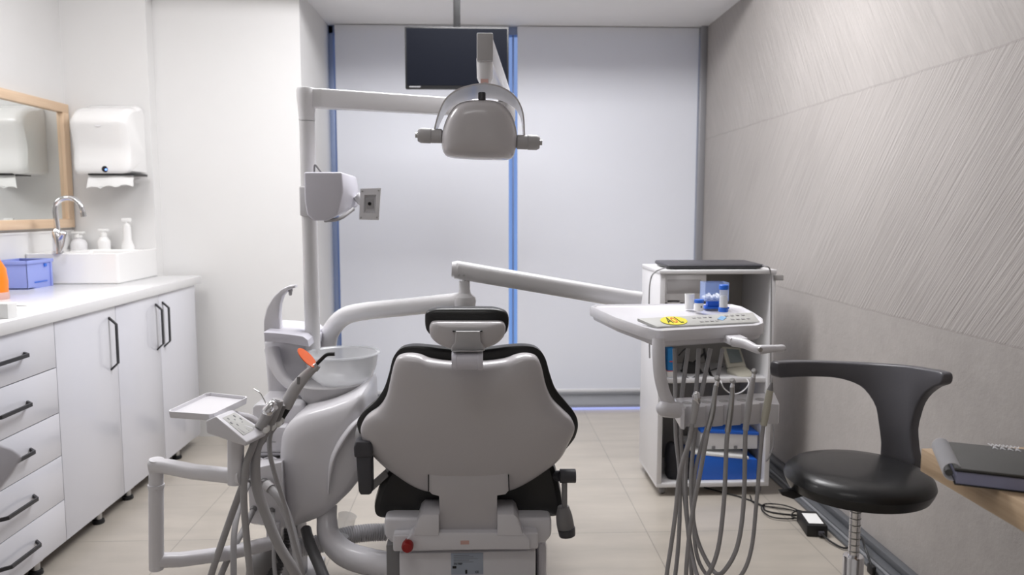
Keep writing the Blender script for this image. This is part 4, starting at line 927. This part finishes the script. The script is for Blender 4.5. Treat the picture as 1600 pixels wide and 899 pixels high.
bxs.box((xa, c.y - .004, zq0), (xb, c.y - .0025, zq1)).box((xa, c.y + .05, zq0), (xb, c.y + .0515, zq1)).box((xa, c.y - .004, zq0), (xa + .0015, c.y + .05, zq1)).box((xb - .0015, c.y - .004, zq0), (xb, c.y + .05, zq1)).box((xa, c.y - .004, zq0), (xb, c.y + .05, zq0 + .002))
build('clear_box', bxs, 'blueclear', t)
build('base', B().box((P(1101, 480, c.y).x, c.y - .004, zt3), (xb + .003, c.y + .05, zt3 + .006), .002).box((xa + .012, c.y + .01, zt3), (xb - .012, c.y + .03, zq0), .002), 'blue', t)
for i in range(6):
    build('cotton_roll', B().tube([V(xa + .006 + i * .0085, c.y + .005, zq0 + .008 + (i % 2) * .004), V(xa + .008 + i * .0083, c.y + .042, zq0 + .009 + (i % 3) * .004)], .0045, 12, 1, round_end=True), 'cotton', t)
c = onT(1129, 487)
t = thing('clear_canister', c, 'clear round canister with blue lid and blue base beside cotton box', 'jar')
c = c + V(0, -.006, 0); h_ = P(1129, 445, c.y).z - zt3
build('canister_base', B().lathe([(.0135, 0), (.0145, .002), (.0145, .011), (.013, .013)], c, n=28), 'blue', t)
build('canister_wall', B().lathe([(.0125, .012), (.0125, h_ - .012), (.0115, h_ - .012), (.0115, .013)], c, n=28), 'clear', t)
build('canister_lid', B().lathe([(.0140, h_ - .014), (.0142, h_ - .002), (.012, h_)], c, n=28), 'blue', t)
build('filling', B().lathe([(.011, .014), (.011, h_ * .55), (.008, h_ * .6)], c, n=20), 'cotton', t)

# ================================================================== CART
CY0, CY1 = 3.25, 3.62; cxa, cxb = .772, 1.275; cz0, cz1 = .055, .985
ct = thing('equipment_cart', ((cxa + cxb) / 2, (CY0 + CY1) / 2, 0), 'white open shelf cart on castors against the textured wall', 'cart')
build('side_panel', B().box((cxa, CY0, cz0), (cxa + .022, CY1, cz1), .002), 'cartwhite', ct)
build('side_panel', B().box((cxb - .022, CY0, cz0), (cxb, CY1, cz1), .002), 'cartwhite', ct)
build('top_panel', B().box((cxa - .002, CY0 - .004, cz1), (cxb + .002, CY1, cz1 + .018), .002), 'cartwhite', ct)
build('bottom_panel', B().box((cxa, CY0, cz0 - .015), (cxb, CY1, cz0 + .005), .002), 'cartwhite', ct)
build('back_panel', B().box((cxa + .02, CY1 - .012, cz0), (cxb - .02, CY1, cz1)), 'cartin', ct)
zsh = P(1100, 590, CY0 + .04).z
build('shelf', B().box((cxa + .02, CY0 + .02, zsh - .02), (cxb - .02, CY1 - .01, zsh), .001), 'cartwhite', ct)
zs2 = P(1100, 470, CY0).z
build('towel_bracket', B().box((cxb - .012, CY0 - .01, cz1 - .028), (cxb + .03, CY0 + .02, cz1 - .006), .002), 'steel', ct)
for i, (x, y) in enumerate(((cxa + .035, CY0 + .04), (cxb - .035, CY0 + .04), (cxa + .035, CY1 - .04), (cxb - .035, CY1 - .04))):
    b_ = B().lathe([(.018, -.009), (.020, -.008), (.020, .008), (.018, .009)], (x, y, .020), (1, 0, 0), 20).box((x - .015, y - .02, .034), (x + .015, y + .02, .041), .002).box((x - .013, y - .008, .015), (x - .0105, y + .008, .038)).box((x + .0105, y - .008, .015), (x + .013, y + .008, .038))
    build('castor', b_, 'mgrey', ct)
# white device with grey front, upper left bay
zf = P(1070, 472, CY0).z
t = thing('sterile_box', (.86, CY0 + .1, zf), 'white boxy unit with pale grey front panel under the cart top', 'box')
a_, b_ = pb(1037, 433, 1104, 470, CY0 + .005, CY0 + .25)
build('housing', B().box(a_, (b_[0], CY0 + .25, cz1 - .001), .004), 'cartwhite', t)
a_, b_ = pb(1042, 437, 1096, 459, CY0 + .003, CY0 + .006); build('front_panel', B().box(a_, b_, .001), 'dgrey', t)
a_, b_ = pb(1037, 466, 1043, 478, CY0 + .008, CY0 + .24); bl = B().box((cxa + .022, a_[1], a_[2]), (b_[0], CY0 + .24, b_[2] + .02))
a_, b_ = pb(1062, 466, 1070, 478, CY0 + .008, CY0 + .24); bl.box(a_, (b_[0], b_[1], b_[2] + .01))
build('bracket', bl.box((cxa + .022, CY0 + .008, P(1, 478, CY0).z - .01), (P(1070, 478, CY0).x, CY0 + .24, P(1, 478, CY0).z), .002), 'cartwhite', t)
# laptop
t = thing('laptop', (1.05, 3.42, cz1 + .018), 'closed black laptop lying on top of the equipment cart', 'laptop')
lx0, lx1 = P(1042, 418, 3.28).x, P(1193, 418, 3.28).x; zl = cz1 + .018
build('laptop_base', B().hull([V(lx0 + .02, 3.27, zl + .003), V(lx1 - .02, 3.27, zl + .003), V(lx0 + .01, 3.50, zl + .003), V(lx1 - .01, 3.50, zl + .003)] + [V(lx0, 3.265, zl + .014), V(lx1, 3.265, zl + .014), V(lx0, 3.52, zl + .014), V(lx1, 3.52, zl + .014)], .002), 'black', t)
build('laptop_lid', B().hull([V(lx0, 3.265, zl + .015), V(lx1, 3.265, zl + .015), V(lx0, 3.52, zl + .015), V(lx1, 3.52, zl + .015)] + [V(lx0 + .006, 3.27, zl + .022), V(lx1 - .006, 3.27, zl + .022), V(lx0 + .006, 3.515, zl + .026), V(lx1 - .006, 3.515, zl + .026)], .002), 'charcoal', t)
build('rubber_foot', B().box((lx0 + .03, 3.28, zl), (lx1 - .03, 3.29, zl + .004)).box((lx0 + .03, 3.48, zl), (lx1 - .03, 3.49, zl + .004)), 'black', t)
build('power_cable', B().tube([V(lx0 + .01, 3.30, zl + .010), P(1024, 425, 3.235), P(1016, 440, 3.235), P(1014, 480, 3.235), P(1015, 560, 3.235)], .003, 8, 6), 'mgrey', label='thin grey cable hanging down the left edge of the cart', cat='cable', group='cables hanging from the laptop')
build('power_cable', B().tube([V(lx1 - .01, 3.32, zl + .010), P(1197, 416, 3.238), P(1204, 426, 3.238), P(1205, 470, 3.238), P(1204, 600, 3.238), P(1206, 650, 3.236), P(1209, 690, 3.236), P(1200, 718, 3.236), P(1190, 722, 3.30)], .003, 8, 6), 'mgrey', label='thin grey cable hanging down the right edge of the cart', cat='cable', group='cables hanging from the laptop')
# shelf items
a_, b_ = pb(1043, 545, 1054, 582, 3.29, 3.33)
t = thing('blue_carton', (a_[0], 3.3, zsh), 'upright narrow blue and white carton on the cart shelf', 'carton')
build('carton_body', B().box((a_[0], 3.29, zsh), (b_[0], 3.36, b_[2]), .001), 'blue2', t)
build('carton_band', B().box((a_[0] - .0005, 3.289, zsh + .001), (b_[0] + .0005, 3.3605, zsh + .028), .001), 'white', t)
build('carton_stripe', B().box((a_[0] - .0006, 3.2885, zsh + .028), (b_[0] + .0006, 3.3606, zsh + .031)).box((a_[0] + .008, 3.2885, zsh + .07), (b_[0] - .006, 3.2892, zsh + .075)), 'redp', t)
# beige handheld meter, tilted screen + base
t = thing('apex_locator', (P(1155, 590, 3.34).x, 3.34, zsh), 'beige electronic meter with tilted grey screen on the cart shelf', 'dental device')
q = lambda x, y, Y: P(x, y, Y)
build('base', B().hull([q(1135, 576, 3.36), q(1163, 571, 3.36), q(1181, 586, 3.29), q(1158, 592, 3.29)] + [V(p.x, p.y, zsh + .002) for p in (q(1135, 576, 3.36), q(1163, 571, 3.40), q(1181, 586, 3.29), q(1158, 592, 3.29))], .005, 3), 'beige', t)
sc4 = [q(1128, 542, 3.44), q(1157, 544, 3.44), q(1166, 572, 3.37), q(1137, 575, 3.37)]
build('screen_housing', B().prism(sc4, (0, .018, -.004), .004, 3), 'beige', t)
scc = sum(sc4, Vector()) / 4
build('lcd', B().prism([scc + (p - scc) * .68 + V(.002, -.0012, .006) for p in sc4], (0, .002, 0)), 'lcd', t)
build('probe_cable', B().tube([q(1165, 590, 3.28), q(1170, 600, 3.24), q(1160, 612, 3.235), q(1145, 616, 3.235), q(1132, 608, 3.235), q(1127, 598, 3.235), q(1124, 592, 3.27)], .0025, 8, 6), 'cartwhite', t)
# black tangle: stand + cables
t = thing('handpiece_stand', (P(1090, 585, 3.4).x, 3.42, zsh), 'black tripod-like stand with looped cable on the cart shelf', 'stand')
build('stand_frame', B().tube([q(1100, 545, 3.45), q(1103, 560, 3.42), q(1110, 585, 3.33), q(1118, 592, 3.29)], .006, 10, 4).tube([q(1101, 552, 3.44), q(1080, 570, 3.40), q(1064, 580, 3.38)], .005, 10, 4).hull([q(1068, 562, 3.4), q(1090, 568, 3.4), q(1100, 588, 3.36), q(1072, 588, 3.36), q(1070, 566, 3.46), q(1098, 582, 3.46)], .003), 'black', t)
build('stand_cable', B().tube([q(1060, 556, 3.3), q(1072, 546, 3.3), q(1066, 580, 3.3), q(1078, 592, 3.28), q(1092, 585, 3.3), q(1108, 580, 3.32), q(1130, 573, 3.34)], .003, 8, 6), 'black', t)
# lower bay: white/blue organiser over blue tray, black bag
def item(nm, lb, ct_, parts):
    t = thing(nm, parts[0][1], lb, ct_)
    for pn_, _, bb_, mm_ in parts: build(pn_, bb_, mm_, t)
zbm = cz0 + .005
z1_ = P(1130, 717, CY0 + .03).z; z2_ = P(1130, 738, CY0 + .03).z
xa, xb = P(1089, 720, CY0 + .03).x, P(1183, 720, CY0 + .03).x
a1 = V(xa, CY0 + .03, zbm)
item('blue_tray_box', 'deep blue plastic tray box on the cart bottom', 'box', [('tray_body', a1, B().hull([V(xa, CY0 + .03, zbm), V(xb, CY0 + .03, zbm), V(xa, CY0 + .28, zbm), V(xb, CY0 + .28, zbm), V(xa - .004, CY0 + .026, z1_ + .02), V(xb, CY0 + .026, z1_ - .005), V(xa - .004, CY0 + .284, z1_ + .02), V(xb, CY0 + .284, z1_ - .005)], .004), 'blue'),
    ('lid', a1, B().hull([V(xa - .02, CY0 + .03, z1_ + .022), V(xa + .15, CY0 + .02, z1_ + .006), V(xb - .04, CY0 + .02, z1_ - .002), V(xa - .02, CY0 + .28, z1_ + .022), V(xb - .04, CY0 + .28, z1_ + .002), V(xa - .02, CY0 + .03, z1_ + .034), V(xb - .04, CY0 + .02, z1_ + .008), V(xa - .02, CY0 + .28, z1_ + .034), V(xb - .04, CY0 + .28, z1_ + .012)], .002), 'white')])
zo0, zo1 = z1_ + .036, P(1130, 678, CY0 + .04).z
xa, xb = P(1096, 690, CY0 + .04).x, P(1185, 690, CY0 + .04).x
item('organiser_box', 'white storage box with blue rim stacked on the blue tray box', 'box', [('box_body', V(xa, CY0 + .05, zo0), B().box((xa, CY0 + .05, zo0), (xb, CY0 + .27, zo1), .003), 'cartwhite'),
    ('rim', V(0, 0, 0), B().hull([V(xa - .003, CY0 + .045, zo1 + .004), V(xb + .003, CY0 + .045, zo1 - .012), V(xa - .003, CY0 + .275, zo1 + .004), V(xb + .003, CY0 + .275, zo1 - .012), V(xa - .003, CY0 + .045, zo1 + .020), V(xb + .003, CY0 + .045, zo1 + .002), V(xa - .003, CY0 + .275, zo1 + .020), V(xb + .003, CY0 + .275, zo1 + .002)], .002), 'blue'),
    ('latch', V(0, 0, 0), B().box((xa + .05, CY0 + .046, zo0 + .002), (xa + .065, CY0 + .05, zo0 + .016), .001), 'print'),
    ('latch', V(0, 0, 0), B().box((xa + .15, CY0 + .046, zo0 + .002), (xa + .165, CY0 + .05, zo0 + .016), .001), 'print')])
bgp = [P(x, y, CY0 + .06) for x, y in [(1042, 738), (1043, 705), (1050, 694), (1062, 697), (1072, 712), (1082, 722), (1084, 745), (1062, 750), (1044, 750)]]
for p in bgp: p.z = max(p.z, zbm)
build('black_bag', B().pillow(bgp, (0, -1, 0), .03, .12, 2.5, 2.5, 3, 6), 'bagblack', label='soft black bag slumped at left on the cart bottom', cat='bag')

# floor cables and power brick
z = .004
def fc(pts, r=.0035): return B().tube([PZ(x, y, r + .0005) for x, y in pts], r, 8, 6)
build('power_cable', fc([(1100, 762), (1130, 770), (1160, 778), (1190, 790), (1196, 798), (1218, 803), (1252, 806)]), 'black', label='black cable running from under the cart to the power adapter', cat='cable')
cb = B().tube([PZ(x, y, .004 + i * .0009) for i, (x, y) in enumerate([(1172, 775), (1178, 786), (1206, 793), (1240, 798), (1256, 806), (1235, 811), (1205, 808), (1190, 796), (1196, 788), (1225, 790), (1250, 800), (1248, 810), (1236, 806), (1246, 798), (1262, 803)])], .003, 8, 6)
build('coiled_cable', cb, 'black', label='loosely coiled black cable on the floor behind the power adapter', cat='cable')
q1, q2_ = PZ(1254, 826, .0), PZ(1292, 836, .0)
t = thing('power_adapter', q1, 'black power adapter box with a white label on the floor by the wall', 'power adapter')
rot = Matrix.Translation(V(q1.x + .035, q1.y - .01, 0)) @ Matrix.Rotation(math.radians(-8), 4, 'Z')
build('adapter_body', B().box((-.042, -.075, 0), (.036, .075, .046), .004, 2, rot), 'black', t)
build('adapter_label', B().box((-.030, -.055, .046), (.026, .045, .0468), 0, 2, rot), 'white', t)
build('adapter_plug', B().box((.0, -.09, .010), (.022, -.075, .026), .002, 2, rot), 'charcoal', t)
build('plug_cable', B().tube([rot @ V(.011, -.09, .018), PZ(1300, 848, .01), PZ(1322, 857, .008), PZ(1345, 845, .010), PZ(1358, 860, .01), PZ(1362, 885, .01), PZ(1385, 925, .01)], .004, 8, 6), 'black', t)
q3 = PZ(1352, 872, .03)
build('wall_plug', B().box((XR - .105, 2.48, .0), (XR - .088, 2.52, .035), .006).tube([(XR - .097, 2.5, .03), (XR - .092, 2.56, .07), (XR - .07, 2.63, .075), (XR - .062, 2.66, .05)], .004, 8, 5), 'black', label='black plug and looped lead on the floor trunking under the stool', cat='plug')

# ================================================================== STOOL
SX, SY = .970, 1.88
so = thing('rolling_stool', (SX, SY, 0), 'black round-seat rolling stool with curved grey back support', 'stool')
szb, szt = P(1347, 768, 1.88).z, 0
szt = szb + .10
R_ = .181
build('seat', B().lathe([(.06, szb - .002), (.14, szb), (.170, szb + .008), (R_ - .004, szb + .022), (R_, szb + .034), (R_ - .004, szb + .047), (R_ - .016, szb + .058), (R_ - .036, szb + .065), (.11, szb + .069), (.04, szb + .071), (.01, szb + .071)], (SX, SY, 0), n=64), 'leather', so)
cx_, cyy = SX - .002, SY
build('seat_plate', B().box((cx_ - .04, cyy - .05, szb - .022), (cx_ + .04, cyy + .05, szb), .004), 'black', so)
lv = build('height_lever', B().tube([(SX - .03, SY - .01, szb - .012), P(1262, 770, 1.87)], .004, 10, 1).hull([P(x, y, 1.87) + V(0, d, 0) for x, y in [(1264, 766), (1264, 774), (1240, 781), (1222, 775), (1219, 769), (1235, 767)] for d in (0, .02)], .003), 'black', so)
zc1 = P(1343, 868, 1.88).z
build('gas_column', B().lathe([(.0135, zc1 - .02), (.0135, szb - .02)], (cx_, cyy, 0), n=24), 'chrome', so)
bl = B()
for i in range(7): bl.lathe([(.0140, 0), (.0148, .001), (.0148, .002), (.0140, .003)], (cx_, cyy, zc1 + .012 + i * .0175), n=24)
build('column_rings', bl, 'steel', so)
build('column_sleeve', B().lathe([(.026, .09), (.026, zc1 - .004), (.024, zc1), (.016, zc1 + .001)], (cx_, cyy, 0), n=28), 'chrome', so)
build('base_hub', B().lathe([(.045, .06), (.045, .09), (.03, .10)], (cx_, cyy, 0), n=28), 'chrome', so)
for i in range(5):
    a = math.radians(20 + 72 * i); d = V(math.cos(a), math.sin(a), 0); b0 = V(cx_, cyy, .078)
    lg = build('base_leg', B().tube([b0, b0 + d * .12 + V(0, 0, -.002), b0 + d * .25 + V(0, 0, -.016)], [.020, .016, .012], 14, 4), 'chrome', so)
    w0 = V(cx_, cyy, 0) + d * .25; sd = V(-d.y, d.x, 0)
    build('castor', B().lathe([(.022, -.018), (.025, -.015), (.025, -.004), (.010, -.003), (.010, .003), (.025, .004), (.025, .015), (.022, .018)], w0 + V(0, 0, .025), sd, 20).box(w0 + V(-.006, -.006, .03), w0 + V(.006, .006, .066), .001), 'black', lg)
# back support: outline unrolled then bent round the seat
plan = cr_path([V(.785, 2.075, 0), V(.87, 2.125, 0), V(.97, 2.135, 0), V(1.07, 2.10, 0), V(1.135, 2.03, 0), V(1.165, 1.945, 0), V(1.178, 1.88, 0), V(1.18, 1.86, 0)], 8)
cum = [0]
for a, b in zip(plan, plan[1:]): cum.append(cum[-1] + (b - a).length)
def plan_at(s):
    s = min(max(s, 0), cum[-1] - 1e-6); j = 0
    while cum[j + 1] < s: j += 1
    f_ = (s - cum[j]) / (cum[j + 1] - cum[j]); p = plan[j].lerp(plan[j + 1], f_); d = (plan[j + 1] - plan[j]).normalized(); return p, V(d.y, -d.x, 0)   # normal towards the seat
def unroll(x, y):    # nearest arc length for a pixel ray
    best = None
    for i in range(0, 241):
        s = cum[-1] * i / 240; p, _ = plan_at(s); d = ray(x, y); q = CAM + d * (p.y / d.y); e_ = abs(q.x - p.x)
        if best is None or e_ < best[0]: best = (e_, s, q.z)
    return V(best[1], 0, best[2])
outl = [(1210, 567), (1222, 564.5), (1270, 564), (1320, 565.5), (1370, 568), (1420, 571.5), (1450, 576), (1472, 580), (1482, 585), (1482, 597), (1476, 602), (1466, 605), (1452, 615), (1441, 630), (1434, 650), (1430, 672), (1432, 700), (1434, 742), (1384, 738), (1379, 690), (1376, 660), (1371, 636), (1360, 616), (1344, 602), (1322, 593), (1296, 588.5), (1250, 588), (1215, 590), (1209, 584)]
uo = [unroll(x, y) for x, y in outl]
t_ = bmesh.new(); vs = [t_.verts.new((p.x, 0, p.z)) for p in cr_path(uo, 2, True)]; f0 = t_.faces.new(vs)
r = bmesh.ops.extrude_face_region(t_, geom=[f0])
for g_ in r['geom']:
    if isinstance(g_, bmesh.types.BMVert): g_.co.y += .030
bmesh.ops.recalc_face_normals(t_, faces=t_.faces)
es = [e_ for e_ in t_.edges if len(e_.link_faces) == 2 and e_.calc_face_angle(0) > .8]
bmesh.ops.bevel(t_, geom=es, offset=.006, segments=3, affect='EDGES', profile=.5, clamp_overlap=True)
for i in range(1, 40):
    bmesh.ops.bisect_plane(t_, geom=t_.verts[:] + t_.edges[:] + t_.faces[:], plane_co=(cum[-1] * i / 40, 0, 0), plane_no=(1, 0, 0))
bmesh.ops.triangulate(t_, faces=[f for f in t_.faces if len(f.verts) > 4])
for v in t_.verts:
    p, n__ = plan_at(v.co.x); ex = v.co.x - min(max(v.co.x, 0), cum[-1])
    v.co = V(p.x, p.y, v.co.z) + n__ * (v.co.y - .015) * 1.0
bk = B(); bk.bm.free(); bk.bm = t_
build('back_support', bk, 'pu', so, sharp=50)
build('back_bracket', B().tube([(SX + .03, SY + .02, szb - .010), (1.07, 2.06, szb - .008), (1.085, 2.075, szb), (1.088, 2.078, szb + .012)], .008, 12, 4), 'black', so)

# ================================================================== DESK + NOTEBOOKS
dk = thing('wall_desk', (1.2, 1.2, .70), 'light oak desk top reaching in at the right edge', 'desk')
kx0 = .945
build('desk_top', B().box((kx0, .55, .70), (XR - .001, 1.568, .75), .0015), 'woodY', dk)
build('desk_leg', B().box((XR - .12, .6, 0), (XR - .06, .66, .70), .002).box((XR - .12, 1.46, .655), (XR - .002, 1.50, .70), .002), 'steel', dk)
def nb(x, y, z): return PZ(x, y, z)
# lower thick notebook
z0 = .7505; th = .028
A_, B_, C_ = PZ(1491, 758, z0), PZ(1600, 771, z0), None
dx = (B_ - A_).normalized(); dyv = V(-dx.y, dx.x, 0)
W_, Dp = .21, .15
t = thing('hardcover_notebook', A_, 'thick notebook with lilac page edges and black covers on the desk', 'notebook')
def slab(o, w_, d_, z_, h_): return [o + dx * a + dyv * b + V(0, 0, z_ + c_ - o.z) for a in (0, w_) for b in (0, d_) for c_ in (0, h_)]
build('cover', B().hull(slab(A_, W_, Dp, z0, .0025), .0005).hull(slab(A_, W_, Dp, z0 + th - .0025, .0025), .0005), 'black', t)
build('pages', B().hull(slab(A_ + dx * .003 + dyv * .002, W_ - .006, Dp - .004, z0 + .0027, th - .0055)), 'nbpage', t)
z1 = z0 + th + .0006; A2 = A_ + dyv * .0 - dx * .001
A2 = V(A2.x, A2.y, z1)
t = thing('spiral_notebook', A2, 'charcoal spiral-bound notebook lying on the thicker notebook', 'notebook')
build('cover', B().hull(slab(A2, W_, Dp + .03, z1, .004), .0006), 'nbgrey', t)
sp = B(); 
for i in range(22):
    c = A2 + dyv * (.008 + i * (Dp + .014) / 21); c = V(c.x, c.y, z1 - .006)
    sp.tube([c + dx * (.016 * math.cos(a)) - dx * .002 + V(0, 0, .017 * math.sin(a)) for a in [math.radians(v) for v in range(40, 300, 20)]], .0013, 6, 1)
build('spiral_binding', sp, 'spiral', t)
build('spine', B().tube([A2 - dx * .008 + dyv * .004 - V(0, 0, .008), A2 - dx * .008 + dyv * (Dp + .022) - V(0, 0, .008)], .0065, 14, 1), 'nbgrey', t)
tm = PZ(1573, 698.5, z1 + .004)
for i in range(4):
    q = tm + dx * (-.024 + i * .013) + V(0, 0, .0004)
    text('cover_mark', 'W', 'spiral', t, q, .015, dx, dyv, sy=1.7)
    text('cover_mark', 'A', 'spiral', t, q - dyv * .018, .015, dx, dyv, sy=1.7)
